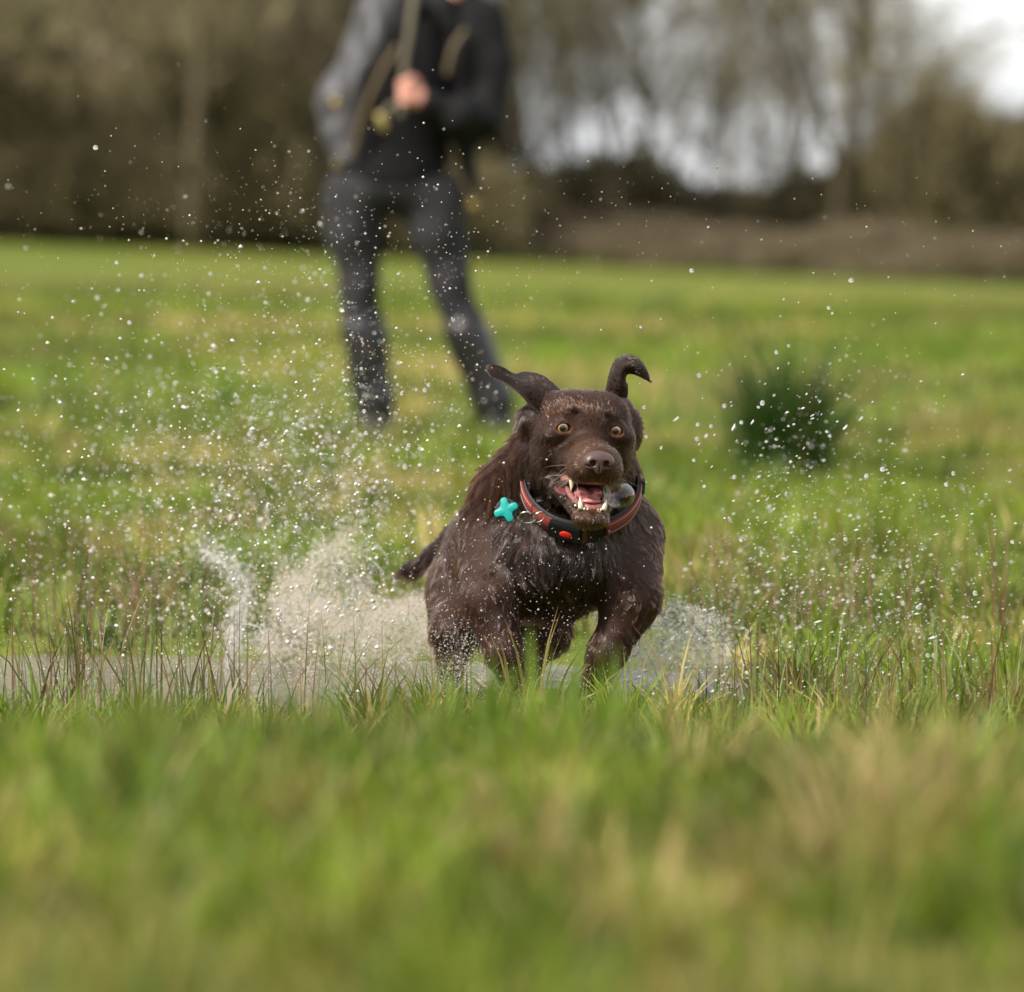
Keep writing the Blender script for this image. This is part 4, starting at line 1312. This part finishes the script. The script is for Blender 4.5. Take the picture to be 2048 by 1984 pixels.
# steel ring and tag swinging out to the left
def ring(name, c, R, r, ax, ay, mat, parent, squash=1.0):
    t = np.linspace(0, 2 * math.pi, 33)[:-1]
    P = c + np.outer(np.cos(t), np.asarray(ax)) * R + np.outer(np.sin(t), np.asarray(ay)) * R * squash
    k = 8; V = []
    nn = unit(np.cross(ax, ay))
    for i in range(32):
        out = unit(P[i] - c)
        for j in range(k):
            a = j * 2 * math.pi / k
            V.append(P[i] + r * (math.cos(a) * out + math.sin(a) * nn))
    Q = [(i * k + j, ((i + 1) % 32) * k + j, ((i + 1) % 32) * k + (j + 1) % k, i * k + (j + 1) % k) for i in range(32) for j in range(k)]
    return obj(name, make_mesh(name, V, [np.array(Q)]), mat, parent)
ring('fixed_ring', W(1079, 1034, .005), .0085, .0012, unit(np.array((.8, .1, .2))), unit(np.array((.1, -.5, .8))), M_STEEL, COLLAR)
TAG = empty('collar_tag', tuple(W(1014, 1021, -.005)), 'turquoise cross shaped rubber tag swinging from the collar of the dog', 'tag')
ring('split_ring', W(1055, 1035, -.004), .0125, .0013, unit(np.array((1, .15, -.08))), unit(np.array((.05, -.75, .62))), M_STEEL, TAG)
tc_ = W(1013, 1020, -.006)
t_n = unit(np.array((-.12, -1, .1))); t_x = unit(np.cross((0, 0, 1), t_n)) * -1; t_x = unit(np.array((.96, -.1, -.25)) - t_n * np.dot(t_n, (.96, -.1, -.25))); t_y = np.cross(t_n, t_x)
if t_y[2] < 0: t_y = -t_y
def disc(name, prof, th, mat, parent, off=0.0, dome=0.0):
    n = len(prof); V = []
    for z in (-.5, .5):
        for (x, y) in prof: V.append(tc_ + t_x * x + t_y * y + t_n * (off + z * th))
    V.append(tc_ + t_n * (off + .5 * th + dome)); V.append(tc_ + t_n * (off - .5 * th))
    k = np.arange(n); k2 = (k + 1) % n
    Q = np.stack([k, k2, k2 + n, k + n], 1)
    T = np.concatenate([np.stack([np.full(n, 2 * n), k + n, k2 + n], 1), np.stack([np.full(n, 2 * n + 1), k2, k], 1)])
    me = make_mesh(name, V, [Q, T], smooth=False)
    o = obj(name, me, mat, parent)
    bv = o.modifiers.new('soft_edge', 'BEVEL'); bv.width = .0009; bv.segments = 2
    return o
ang = np.linspace(0, 2 * math.pi, 72, endpoint=False)
disc('case', [(.0158 * math.cos(a), .0158 * math.sin(a)) for a in ang], .006, M_BLK, TAG)
cross = []
arms = [38, 118, 217, 309]
for i in range(4):
    a0, a1 = arms[i], arms[(i + 1) % 4] + (360 if i == 3 else 0)
    for da, r in ((-18, .0160), (-7, .0174), (7, .0174), (18, .0160), (25, .0122)):
        cross.append((r * math.cos(math.radians(a0 + da)), r * math.sin(math.radians(a0 + da))))
    for f, r in ((.38, .0102), (.5, .0095), (.62, .0102)):
        a = math.radians(a0 + (a1 - a0) * f)
        cross.append((r * math.cos(a), r * math.sin(a)))
    cross.append((.0122 * math.cos(math.radians(a1 - 25)), .0122 * math.sin(math.radians(a1 - 25))))
disc('cross_cover', cross, .0035, simple('turquoise_rubber', (0.0, 0.29, 0.26), .45, var=.1, scale=300), TAG, off=.0042, dome=.0006)
ring('tag_loop', W(1036, 1021, -.004), .006, .0015, unit(np.array((1, 0, -.2))), unit(np.array((0, -.6, .8))), M_PLAS, TAG)

def bubble_material():
    m, n, l, b = mat_new('saliva_film')
    n.remove(b)
    tr = n.new('ShaderNodeBsdfTransparent'); tr.inputs['Color'].default_value = (0.97, 0.97, 0.97, 1)
    gl = n.new('ShaderNodeBsdfGlossy'); gl.inputs['Roughness'].default_value = .02
    lw = n.new('ShaderNodeLayerWeight'); lw.inputs['Blend'].default_value = .25
    tc = n.new('ShaderNodeTexCoord')
    nz = n.new('ShaderNodeTexNoise'); nz.inputs['Scale'].default_value = 130; nz.inputs['Detail'].default_value = 2
    l.new(tc.outputs['Object'], nz.inputs['Vector'])
    ra = n.new('ShaderNodeValToRGB')
    e = ra.color_ramp.elements
    e[0].position, e[0].color = .30, (0.4, 0.55, 1.0, 1)
    e[1].position, e[1].color = .72, (1.0, 1.0, 0.95, 1)
    for p, c in ((.42, (0.75, 0.92, 1.0, 1)), (.50, (1.0, 0.75, 0.95, 1)), (.57, (1.0, 0.8, 0.5, 1)), (.63, (0.95, 1.0, 0.6, 1))):
        x = e.new(p); x.color = c
    l.new(nz.outputs['Fac'], ra.inputs['Fac']); l.new(ra.outputs['Color'], gl.inputs['Color'])
    mt = n.new('ShaderNodeMath'); mt.operation = 'MULTIPLY_ADD'; mt.inputs[1].default_value = .8; mt.inputs[2].default_value = .03
    l.new(lw.outputs['Facing'], mt.inputs[0])
    mx = n.new('ShaderNodeMixShader')
    l.new(mt.outputs[0], mx.inputs['Fac']); l.new(tr.outputs['BSDF'], mx.inputs[1]); l.new(gl.outputs['BSDF'], mx.inputs[2])
    l.new(mx.outputs['Shader'], n['Material Output'].inputs['Surface'])
    return m
bc = W(1240, 991, -.035)
V, Q, T = uv_sphere((0, 0, 0), (.0205, .0185, .0185), 40, 28)
V = V + np.stack([-.0035 * np.maximum(0, -V[:, 0] / .0185) ** 4, 0 * V[:, 0], 0 * V[:, 0]], 1)
me = make_mesh('saliva_bubble', V, [Q, T])
o = obj('saliva_bubble', me, bubble_material()); o.location = bc
tag(o, 'clear iridescent saliva bubble at the right corner of the open mouth of the dog', 'bubble')
# strings of saliva between the jaws
M_SAL = simple('clear_saliva', (0.75, 0.74, 0.72), .06, .6)
M_SAL.node_tree.nodes['Principled BSDF'].inputs['Transmission Weight'].default_value = .8
M_SAL.node_tree.nodes['Principled BSDF'].inputs['IOR'].default_value = 1.33
for a, b, c in [((1153, 967), (1155, 980), (1149, 1000)), ((1212, 968), (1216, 985), (1209, 1003)), ((1218, 969), (1214, 985), (1206, 1002)), ((1209, 970), (1208, 985), (1213, 1000)), ((1222, 972), (1217, 990), (1211, 1000))]:
    mb = MB(); mb.tube(smooth_curve([W(*a, -.047), W(*b, -.052), W(*c, -.055)], 10), np.array([.0011, .0009, .0007, .0006, .0006, .0006, .0006, .0008, .001, .0013]), 6)
    mb.build('saliva_string', M_SAL, DOG)
# ------------------------------------------------------------------ the person
PY = 11.7
def P(px, py, dy=0.0): return W(px, py, PY + dy)
def cones(pts, k=.03):
    return [Cone(P(*pts[i][0]), P(*pts[i + 1][0]), pts[i][1], pts[i + 1][1], k) for i in range(len(pts) - 1)]
legL = [((708, 395), .110), ((709, 470), .090), ((718, 572), .066), ((728, 650), .062), ((748, 800), .046), ((752, 850), .044)]
legR = [((866, 395), .110), ((876, 470), .092), ((897, 560), .069), ((930, 650), .063), ((985, 800), .048), ((995, 852), .044)]
pelvis = [Ell(P(785, 362), (.185, .13, .12), .05)]
torso = [Ell(P(805, 270), (.165, .115, .17), .06), Ell(P(835, 130), (.19, .13, .23), .06), Cone(P(860, 45), P(893, -15), .065, .055, .03)]
def shrink(L, q):
    out = []
    for p in L:
        if isinstance(p, Ell): out.append(Ell(p.c, p.r - q, p.k, p.R))
        else: out.append(Cone(p.a, p.b, p.ra - q, p.rb - q, p.k))
    return out
armR = [((962, 40), .072), ((984, 125), .064), ((968, 236), .056), ((915, 232), .052), ((852, 208), .043)]      # bent, hand at the chest
armL = [((768, 35), .072), ((726, 112), .062), ((670, 208), .056), ((680, 262), .050), ((698, 318), .044)]       # elbow out, hand to the pocket
# body: one continuous figure under the clothes, with head and hands
hc = P(906, -62)
headp = [Ell(hc + (0, .01, .012), (.074, .092, .098), .02), Ell(hc + (0, -.012, -.05), (.060, .072, .068), .03), Ell(hc + (0, -.083, -.018), (.013, .017, .022), .012),
         Ell(hc + (0, -.075, -.055), (.028, .012, .010), .01), Ell(hc + (0, -.07, -.098), (.022, .018, .016), .015),
         Ell(hc + (-.074, .015, -.01), (.010, .02, .03), .008), Ell(hc + (.074, .015, -.01), (.010, .02, .03), .008),
         Ell(hc + (-.03, -.088, .012), (.015, .012, .009), .006, op='-'), Ell(hc + (.03, -.088, .012), (.015, .012, .009), .006, op='-'),
         Cone(P(895, -12, -.01), hc + (0, .02, -.07), .052, .052, .02)]
hand = P(822, 186, -.20)
hp = [Ell(hand, (.042, .026, .050), .012), Cone(hand + (.03, .0, -.02), P(852, 208, -.17), .032, .034, .02)]
for i in range(4):      # curled fingers across the strap
    z = .038 - i * .0215
    r = .0112 - (.0012 if i == 3 else 0)
    a, b, c, d = hand + (.020, -.018, z), hand + (-.012, -.038, z - .002), hand + (-.034, -.024, z - .004), hand + (-.026, -.004, z - .006)
    hp += [Cone(a, b, r * 1.05, r, .004), Cone(b, c, r, r * .95, .004), Cone(c, d, r * .95, r * .85, .004)]
hp += [Cone(hand + (.022, -.012, .036), hand + (.004, -.036, .050), .012, .0105, .006), Cone(hand + (.004, -.036, .050), hand + (-.014, -.040, .040), .0105, .009, .004)]
hand2 = P(700, 340, -.05)
hp2 = [Ell(hand2, (.030, .024, .045), .015), Cone(hand2, P(690, 318, -.04), .03, .036, .02)]
for i in range(4):
    a = hand2 + ((i - 1.5) * .017, -.008, -.03)
    hp2 += [Cone(a, a + (0, -.006, -.032), .0092, .0088, .004), Cone(a + (0, -.006, -.032), a + (0, .004, -.054), .0088, .0078, .004)]
hp2 += [Cone(hand2 + (.026, -.008, .01), hand2 + (.040, -.02, -.022), .011, .009, .006)]
def arm(A_, dys, q=0.0):
    return [Cone(P(*A_[i][0], dys[i]), P(*A_[i + 1][0], dys[i + 1]), A_[i][1] - q, A_[i + 1][1] - q, .03) for i in range(len(A_) - 1)]
dR, dL = [0, -.02, -.06, -.14, -.18], [0, .0, .0, -.03, -.05]
bodyp = shrink(cones(legL) + cones(legR), .014) + shrink(pelvis + torso, .016) + arm(armR, dR, .02) + arm(armL, dL, .02) + headp + hp + hp2
PERSON = empty('person', tuple(P(870, 880)), 'person in a dark open jacket, grey leggings and black boots standing behind the dog', 'person')
M_PSKIN = simple('person_skin', (0.64, 0.30, 0.23), .5, .4, var=.12, scale=60, sub=.15)
V, Q = sdf_mesh(bodyp, .0065, 2)
obj('body', make_mesh('body', V, [Q]), M_PSKIN, PERSON)
def cloth(name, pr, h, mat, lo=None, hi=None, parent=PERSON, wr=.004, sc=26):
    V, Q = sdf_mesh(pr, h, 1)
    N = vnormals(V, Q)
    w = np.sin(V[:, 2] * sc + 2.2 * np.sin(V[:, 0] * sc * .8 + 1) + np.sin(V[:, 1] * sc)) * wr
    V = V + N * w[:, None]
    if lo is not None or hi is not None:
        z = V[:, 2]
        keep = np.ones(len(V), bool)
        if lo is not None: keep &= z > lo
        if hi is not None: keep &= z < hi
        kq = keep[Q].all(1); Q = Q[kq]
        u, inv = np.unique(Q, return_inverse=True)
        V, Q = V[u], inv.reshape(-1, 4)
    o = obj(name, make_mesh(name, V, [Q]), mat, parent)
    return o
M_LEG = simple('grey_leggings', (0.028, 0.026, 0.028), .8, .2, var=.2, scale=18)
M_BOOT = simple('black_rubber_boots', (0.012, 0.011, 0.011), .38, .5, var=.3, scale=20)
M_TOP = simple('black_top', (0.008, 0.0075, 0.008), .9, .12, var=.3, scale=22)
M_JKT_LIT = simple('waxed_jacket_lit', (0.052, 0.048, 0.050), .5, .4, var=.9, scale=9, bump=.004)  # lighter copy of the jacket cloth, sunlight put into the colour
M_JKT_SHADE = simple('waxed_jacket_shaded', (0.0095, 0.0085, 0.009), .8, .2, var=.4, scale=10, bump=.004)  # darker copy of the same cloth, shade put into the colour
M_TRIM = simple('tan_trim', (0.12, 0.085, 0.04), .6, .4, var=.3, scale=30)
cloth('leggings', cones(legL) + cones(legR) + pelvis, .0085, M_LEG, lo=P(0, 700)[2], hi=P(0, 345)[2])
for L_, nm in ((legL, 'boot'), (legR, 'boot')):
    a, b, c = L_[3], L_[4], L_[5]
    top, mid, ank = (np.array(P(*a[0])) + (0, 0, -.02)), P(*b[0]), P(*c[0])
    pr = [Cone(top, mid, .078, .068, .02), Cone(mid, ank + (0, 0, -.01), .068, .062, .02),
          Ell(ank + (0, -.075, -.03), (.050, .125, .042), .03), Ell(ank + (0, .03, -.03), (.044, .05, .045), .02)]
    bo = cloth(nm, pr, .008, M_BOOT, wr=.002)
    sp = [Ell(ank + (0, -.06, -.066), (.054, .145, .016), .01)]
    V, Q = sdf_mesh(sp, .007, 1)
    obj('sole', make_mesh('sole', V, [Q]), M_BOOT, bo)
cloth('black_top', torso[:2] + shrink(pelvis, -.006) + [Cone(P(860, 50), P(880, 10), .078, .075, .03)], .009, M_TOP, lo=P(0, 366)[2])
# jacket: right half with bent sleeve coloured as shaded, left half hanging open coloured as lit, tan edges
jr = arm(armR, dR, -.008) + [Ell(P(925, 110, .02), (.115, .135, .21), .04), Ell(P(925, 240, .03), (.075, .12, .16), .04), Cone(P(925, 280, -.02), P(940, 372, -.02), .045, .026, .02),
     Cone(P(935, 35), P(880, 30, .03), .075, .07, .03)]
JR = cloth('jacket_side', jr, .009, M_JKT_SHADE, wr=.005)
JR['label'] = 'sleeve side of the jacket with shade in its colour'
jl = arm(armL, dL, -.010) + [Ell(P(752, 95, .0), (.060, .12, .16), .04), Ell(P(716, 185, -.03), (.050, .10, .14), .04), Cone(P(700, 250, -.03), P(682, 326, -.03), .048, .024, .03),
     Cone(P(760, 30, 0), P(830, 22, .03), .075, .07, .03)]
JL = cloth('jacket_side', jl, .009, M_JKT_LIT, wr=.006)
JL['label'] = 'grey side of the open jacket with light in its colour'
jh = [Cone(P(800, 60, -.10), P(822, 15, -.08), .030, .045, .02), Cone(P(905, 55, -.09), P(885, 18, -.07), .030, .045, .02), Cone(P(822, 15, -.02), P(885, 15, -.02), .07, .07, .04)]
cloth('hood', jh, .009, M_JKT_SHADE, wr=.003)
for path, r in (([(795, 92, -.145), (760, 150, -.155), (728, 225, -.145), (706, 300, -.11), (682, 335, -.075)], .009), ([(930, 60, -.13), (905, 100, -.15), (893, 150, -.15)], .009), ([(902, 290, -.10), (925, 360, -.07), (944, 398, -.06)], .008)):
    mb = MB(); mb.tube(smooth_curve([P(*q) for q in path], 20), r, 8)
    mb.build('jacket_trim', M_TRIM, PERSON)
for q in ((672, 205, -.075), (690, 180, -.075), (947, 408, -.05), (678, 325, -.085)):
    V, Q, T = uv_sphere(P(*q), (.016, .010, .020), 12, 8)
    obj('toggle', make_mesh('toggle', V, [Q, T]), simple('brass_toggle', (0.36, 0.25, 0.07), .4, metal=.3), PERSON)
# hair and eyes of the head (above the frame)
M_HAIR = simple('brown_hair', (0.045, 0.026, 0.016), .5, .4, var=.4, scale=60, bump=.003)
cloth('hair', [Ell(hc + (0, .03, .035), (.088, .098, .098), .02), Cone(hc + (-.06, .04, -.02), hc + (-.075, .05, -.15), .035, .02, .02), Cone(hc + (.06, .04, -.02), hc + (.075, .05, -.15), .035, .02, .02),
              Ell(hc + (0, -.115, -.045), (.062, .085, .105), .015, op='-')], .008, M_HAIR, wr=.003, sc=60)
for s in (-1, 1):
    V, Q, T = uv_sphere(hc + (s * .03, -.076, .012), .0105, 12, 8)
    obj('eye', make_mesh('eye', V, [Q, T]), simple('person_eye', (0.25, 0.2, 0.17), .2), PERSON)
# leash: strap from round the neck down through the fist, brass clip below it
LEASH = empty('dog_leash', tuple(P(815, 190, -.22)), 'olive webbing leash held in the fist of the person', 'leash')
M_LEASH = simple('olive_webbing', (0.10, 0.085, 0.05), .7, var=.25, scale=60)
def strap(name, path, w, th, mat, parent):
    C = smooth_curve([P(*q) for q in path], 30)
    T_ = unit(np.gradient(C, axis=0)); sd = unit(np.cross(T_, (0, -1, 0))); nn = np.cross(sd, T_)
    V = np.stack([C - sd * w / 2 - nn * th / 2, C + sd * w / 2 - nn * th / 2, C + sd * w / 2 + nn * th / 2, C - sd * w / 2 + nn * th / 2], 1).reshape(-1, 3)
    Q = [(i * 4 + k, i * 4 + (k + 1) % 4, (i + 1) * 4 + (k + 1) % 4, (i + 1) * 4 + k) for i in range(29) for k in range(4)]
    return obj(name, make_mesh(name, V, [np.array(Q)], False), mat, parent)
strap('strap', [(830, -25, -.14), (826, 10, -.17), (818, 70, -.20), (808, 130, -.215), (812, 170, -.222), (806, 205, -.225), (800, 232, -.225)], .025, .005, M_LEASH, LEASH)
strap('strap_tail', [(800, 205, -.22), (780, 215, -.225), (768, 232, -.225)], .022, .005, M_LEASH, LEASH)
V, Q, T = uv_sphere(P(764, 244, -.225), (.017, .010, .034), 14, 10, rot('Y', -18))
obj('clip', make_mesh('clip', V, [Q, T]), simple('brass_clip', (0.36, 0.28, 0.10), .35, metal=.6), LEASH)
# ------------------------------------------------------------------ spray
def water_drop_material(name, col, trans):
    m, n, l, b = mat_new(name)
    at = n.new('ShaderNodeAttribute'); at.attribute_name = 'tint'
    l.new(at.outputs['Color'], b.inputs['Base Color'])
    b.inputs['Roughness'].default_value = .12
    b.inputs['IOR'].default_value = 1.33
    b.inputs['Transmission Weight'].default_value = trans
    b.inputs['Specular IOR Level'].default_value = .8
    return m
M_SPRAY = water_drop_material('aerated_muddy_water', None, .3)
OCT = np.array([(1, 0, 0), (-1, 0, 0), (0, 1, 0), (0, -1, 0), (0, 0, 1), (0, 0, -1)], float)
OCF = np.array([(0, 2, 4), (2, 1, 4), (1, 3, 4), (3, 0, 4), (2, 0, 5), (1, 2, 5), (3, 1, 5), (0, 3, 5)])
def drops_mesh(C, R, col, stretch=None, sdir=None):
    """many small drops as octahedra"""
    n = len(C)
    V = OCT[None] * R[:, None, None]
    if stretch is not None:
        d = unit(sdir)
        V = V + d[:, None, :] * ((V * d[:, None, :]).sum(-1, keepdims=True)) * (stretch - 1)[:, None, None]
    V = (V + C[:, None, :]).reshape(-1, 3)
    T = (OCF[None] + (np.arange(n) * 6)[:, None, None]).reshape(-1, 3)
    return V, T, np.repeat(col, 6, axis=0)
WHITE, BEIGE, RUST = np.array((0.88, 0.85, 0.80)), np.array((0.86, 0.72, 0.55)), np.array((0.55, 0.33, 0.20))
spC, spR, spK, spS, spD = [], [], [], [], []
def cloud(n, px, py, y, r, mix=(.6, .35, .05), stretch=0.0, sdir=(1, 0, .4)):
    """n drops: px, py, y are (mean, spread) or arrays of samples taken as ejection paths"""
    c = np.stack([W(a, b, d) for a, b, d in zip(px, py, y)])
    ok = c[:, 2] > .0
    c = c[ok]
    k = rng.choice(3, len(c), p=mix)
    col = np.stack([WHITE, BEIGE, RUST])[k] * rng.uniform(.85, 1.05, (len(c), 1))
    spC.append(c); spR.append(np.asarray(r)[ok]); spK.append(col)
    s = 1 + np.abs(rng.normal(0, stretch, len(c))) if stretch > 0 else np.ones(len(c))
    spS.append(s); spD.append(np.broadcast_to(np.asarray(sdir, float), c.shape) + rng.normal(0, .15, c.shape))
N = lambda m, s, n: rng.normal(m, s, n)
U = lambda a, b, n: rng.uniform(a, b, n)
logr = lambda lo, hi, n, p=2.2: lo * (1 - rng.random(n) * (1 - (hi / lo) ** (-p))) ** (-1 / p)
# ragged beige wall of water thrown up behind the dog to the left
n = 70000
t = rng.random(n) ** 1.5
a = U(0, 1, n)
lump = .55 + .75 * fbm(a * 7, t * 4, 91, 3)
px = 900 - a * 390 * (1 - .12 * t) + N(0, 14, n)
py = 1425 - t * (250 + 90 * np.exp(-((a - .66) / .3) ** 2)) * lump + N(0, 10, n)
cloud(n, px, py, U(.98, 1.75, n), logr(.00055, .0022, n), (.32, .65, .03))
n = 5000
t = rng.random(n) ** 1.3; a = rng.random(n)
cloud(n, 850 - a * 340 + N(0, 14, n), 1425 - t * 240 * (.6 + .7 * fbm(a * 9, t * 5, 37)) + N(0, 8, n), U(.35, .95, n), logr(.0005, .0016, n, 2.0), (.5, .48, .02))
# right hand curtain below the foreleg
n = 27000
t = rng.random(n) ** 1.4; a = rng.random(n) ** 1.3
px = 1200 + a * 260 + N(0, 10, n)
py = 1430 - t * (270 - 90 * a) * (.6 + .7 * fbm(a * 5, t * 3, 17)) + N(0, 8, n)
cloud(n, px, py, U(.45, 1.2, n), logr(.0005, .0018, n), (.8, .2, 0))
# between and in front of the legs
n = 5000
cloud(n, N(930, 45, n), 1440 - np.abs(N(0, 95, n)), U(.15, .55, n), logr(.0004, .0015, n), (.8, .2, 0))
n = 2500
cloud(n, N(1110, 90, n), 1430 - np.abs(N(0, 75, n)), U(.0, .3, n), logr(.0004, .0013, n), (.8, .2, 0))
# wide fan of drops up to the left
n = 8500
a = rng.random(n) ** .9; t = rng.beta(1.3, 2.6, n)
ang = math.radians(12) + a * math.radians(72)
px = 800 - np.cos(ang) * (140 + t * 1050) + N(0, 30, n)
py = 1400 - np.sin(ang) * (120 + t * 1020) + N(0, 30, n)
cloud(n, px, py, N(1.3, .9, n).clip(-.3, 3.6), logr(.0005, .0036, n, 1.8), (.72, .25, .03), .4, (-1, 0, .6))
n = 3200
cloud(n, N(640, 190, n), N(960, 130, n), N(1.4, .9, n).clip(-.2, 3.6), logr(.0006, .0038, n, 1.7), (.72, .25, .03))
n = 1500
cloud(n, N(330, 190, n), N(1000, 210, n), N(1.6, .9, n).clip(-.4, 3.8), logr(.0007, .0036, n, 1.7), (.8, .2, 0))
# low spray over the water at the left
n = 2600
cloud(n, U(-60, 520, n), 1400 - np.abs(N(0, 120, n)), U(-.1, 1.2, n), logr(.0004, .0018, n), (.8, .2, 0))
# sideways fan to the right
n = 6000
a = rng.random(n); t = rng.beta(1.4, 2.2, n)
ang = math.radians(2) + a ** 1.2 * math.radians(62)
px = 1260 + np.cos(ang) * (60 + t * 900) + N(0, 25, n)
py = 1425 - np.sin(ang) * (40 + t * 900) + N(0, 25, n)
cloud(n, px, py, N(1.1, .8, n).clip(-.4, 3.2), logr(.0005, .0024, n, 2.1), (.9, .1, 0), .8, (1, 0, .35))
n = 650
cloud(n, N(1840, 120, n), N(1230, 150, n), N(.1, .35, n).clip(-.6, 1.2), logr(.0004, .0018, n, 1.9), (1, 0, 0), 1.5, (1, 0, .12))
n = 130
cloud(n, N(1560, 120, n), N(880, 120, n), N(.3, .45, n).clip(-.5, 1.2), logr(.0006, .0026, n, 1.8), (1, 0, 0), 1.3, (.6, 0, .8))
# fine drops in front of the dog and the legs of the person
n = 700
cloud(n, N(1010, 130, n), N(1210, 120, n), U(-.35, .0, n), logr(.0004, .0016, n, 2.2), (.75, .22, .03))
n = 900
cloud(n, N(820, 120, n), N(760, 150, n), N(.4, .5, n).clip(-.3, 1.5), logr(.0005, .0024, n, 1.9), (.5, .2, .3))
n = 700
cloud(n, N(640, 330, n), N(470, 110, n), N(.4, .5, n).clip(-.3, 1.5), logr(.0005, .0022, n, 2.0), (.6, .25, .15))
n = 120
cloud(n, U(900, 2040, n), N(480, 100, n), N(.3, .5, n).clip(-.3, 1.5), logr(.0006, .0022, n, 2.0), (.8, .15, .05))
# bright crown and arc of water at the left end of the splash
def along(path, n, sp, y, r0, r1):
    C = smooth_curve([(a, b, 0) for a, b in path], 200)
    k = rng.integers(0, 200, n)
    cloud(n, C[k, 0] + N(0, sp, n), C[k, 1] + N(0, sp, n), N(y, .05, n), logr(r0, r1, n, 1.6), (.95, .05, 0))
along([(470, 1420), (462, 1330), (470, 1250), (488, 1190), (470, 1145), (430, 1112), (400, 1095)], 2600, 15, 1.35, .0006, .0026)
along([(560, 1430), (545, 1340), (532, 1290), (520, 1270)], 1400, 15, 1.3, .0006, .0024)
along([(450, 1425), (440, 1370), (428, 1330)], 800, 15, 1.3, .0006, .0024)
C_, R_, K_, S_, D_ = np.concatenate(spC), np.concatenate(spR), np.concatenate(spK), np.concatenate(spS), np.concatenate(spD)
V, T, K = drops_mesh(C_, R_, K_, S_, D_)
me = make_mesh('water_spray', V, [T]); set_color(me, K)
tag(obj('water_spray', me, M_SPRAY), 'white and beige spray of water thrown up around the running dog', 'spray', kind='stuff')

rb0 = random.Random(5)
# ragged sheets of water torn off the puddle: lumpy connected strands
def strand_mesh(paths, seed):
    r = np.random.default_rng(seed)
    pr = []
    for path, y, r0, r1 in paths:
        C = smooth_curve([W(a, b, y) for a, b in path], 16)
        C = C + r.normal(0, .0035, C.shape)
        rr = np.linspace(r0, r1, 16) * r.uniform(.55, 1.35, 16)
        for i in range(15):
            pr.append(Cone(C[i], C[i + 1], rr[i], rr[i + 1], .006))
    V, Q = sdf_mesh(pr, .0022, 1)
    return V, Q
def splash(paths, seed, label):
    V, Q = strand_mesh(paths, seed)
    me = make_mesh('water_splash', V, [Q]); set_color(me, np.broadcast_to(WHITE * .95, (len(V), 3)))
    o = obj('water_splash', me, M_SPLASH)
    tag(o, label, 'splash')
M_SPLASH = water_drop_material('torn_water', None, .7)
splash([([(468, 1430), (462, 1330), (472, 1250), (490, 1190), (470, 1145), (430, 1112), (402, 1098)], 1.35, .0045, .002),
        ([(455, 1430), (450, 1340), (458, 1270), (480, 1210)], 1.37, .0035, .0015), ([(480, 1430), (485, 1350), (478, 1280), (497, 1215)], 1.33, .0035, .0015)], 1, 'white arc of water rising left of the beige splash')
splash([([(562, 1430), (548, 1350), (535, 1295), (522, 1268)], 1.3, .004, .0015), ([(575, 1430), (566, 1370), (550, 1320)], 1.28, .0035, .0015)], 2, 'small white tongue of water between the arc and the beige splash')

# torn threads and beads of water low in the splash
lig = MB()
for i in range(150):
    side = rb0.random() < .68
    bx_, by_, yy = (rb0.uniform(440, 880), rb0.uniform(1130, 1410), rb0.uniform(.35, 1.1)) if side else (rb0.uniform(1215, 1420), rb0.uniform(1240, 1420), rb0.uniform(.2, .9))
    L = rb0.uniform(14, 60); a = math.radians(rb0.uniform(60, 150) if side else rb0.uniform(30, 110))
    pts = [W(bx_ + math.cos(a) * L * f + 8 * math.sin(3 * f + i), by_ - math.sin(a) * L * f + 10 * f * f, yy) for f in np.linspace(0, 1, 9)]
    rr = .0013 * rb0.uniform(.6, 1.5) * (1 + .6 * np.sin(np.arange(9) * 2.1 + i)) * np.linspace(1, .45, 9)
    lig.tube(pts, np.maximum(rr, .0003), 5, WHITE)
tag(lig.build('water_threads', M_SPLASH), 'thin torn threads of water in the splash beside the legs of the dog', 'splash', kind='stuff')

# the largest single drops
V0, Q0, T0 = uv_sphere((0, 0, 0), 1.0, 12, 8)
big_me = make_mesh('water_drop', V0, [Q0, T0]); set_color(big_me, np.broadcast_to(WHITE, (len(V0), 3)))
M_BIG = water_drop_material('clear_drop', None, .75)
big_me.materials.append(M_BIG)
rb = random.Random(11)
big = [(rb.gauss(640, 170), rb.gauss(950, 130), rb.uniform(.5, 2.6), 'large pale drop flying over the grass left of the dog', 'large drops left of the dog') for i in range(48)]
big += [(rb.gauss(300, 140), rb.gauss(760, 190), rb.uniform(.2, 2.2), 'large pale drop flying high at the far left', 'large drops high at the left') for i in range(22)]
big += [(rb.gauss(1830, 110), rb.gauss(1200, 110), rb.uniform(-.1, .7), 'large clear drop flying low on the right side', 'large drops low on the right') for i in range(28)]
big += [(rb.gauss(1500, 130), rb.gauss(900, 160), rb.uniform(-.1, .8), 'large clear drop flying between the dog and the rush clump', 'large drops right of the dog') for i in range(28)]
big += [(rb.gauss(800, 80), rb.gauss(800, 60), rb.uniform(.0, .8), 'large pale drop flying in front of the boots of the person', 'large drops before the boots') for i in range(14)]
for px, py, y, lab, grp in big:
    o = bpy.data.objects.new('water_drop', big_me)
    COL.objects.link(o)
    o.location = W(px, min(py, 1390), y)
    r = rb.uniform(.0019, .0036)
    o.scale = (r * rb.uniform(.85, 1.3), r, r * rb.uniform(.85, 1.15))
    o.rotation_euler = (rb.uniform(0, 3), rb.uniform(0, 3), rb.uniform(0, 3))
    tag(o, lab, 'drop', grp)
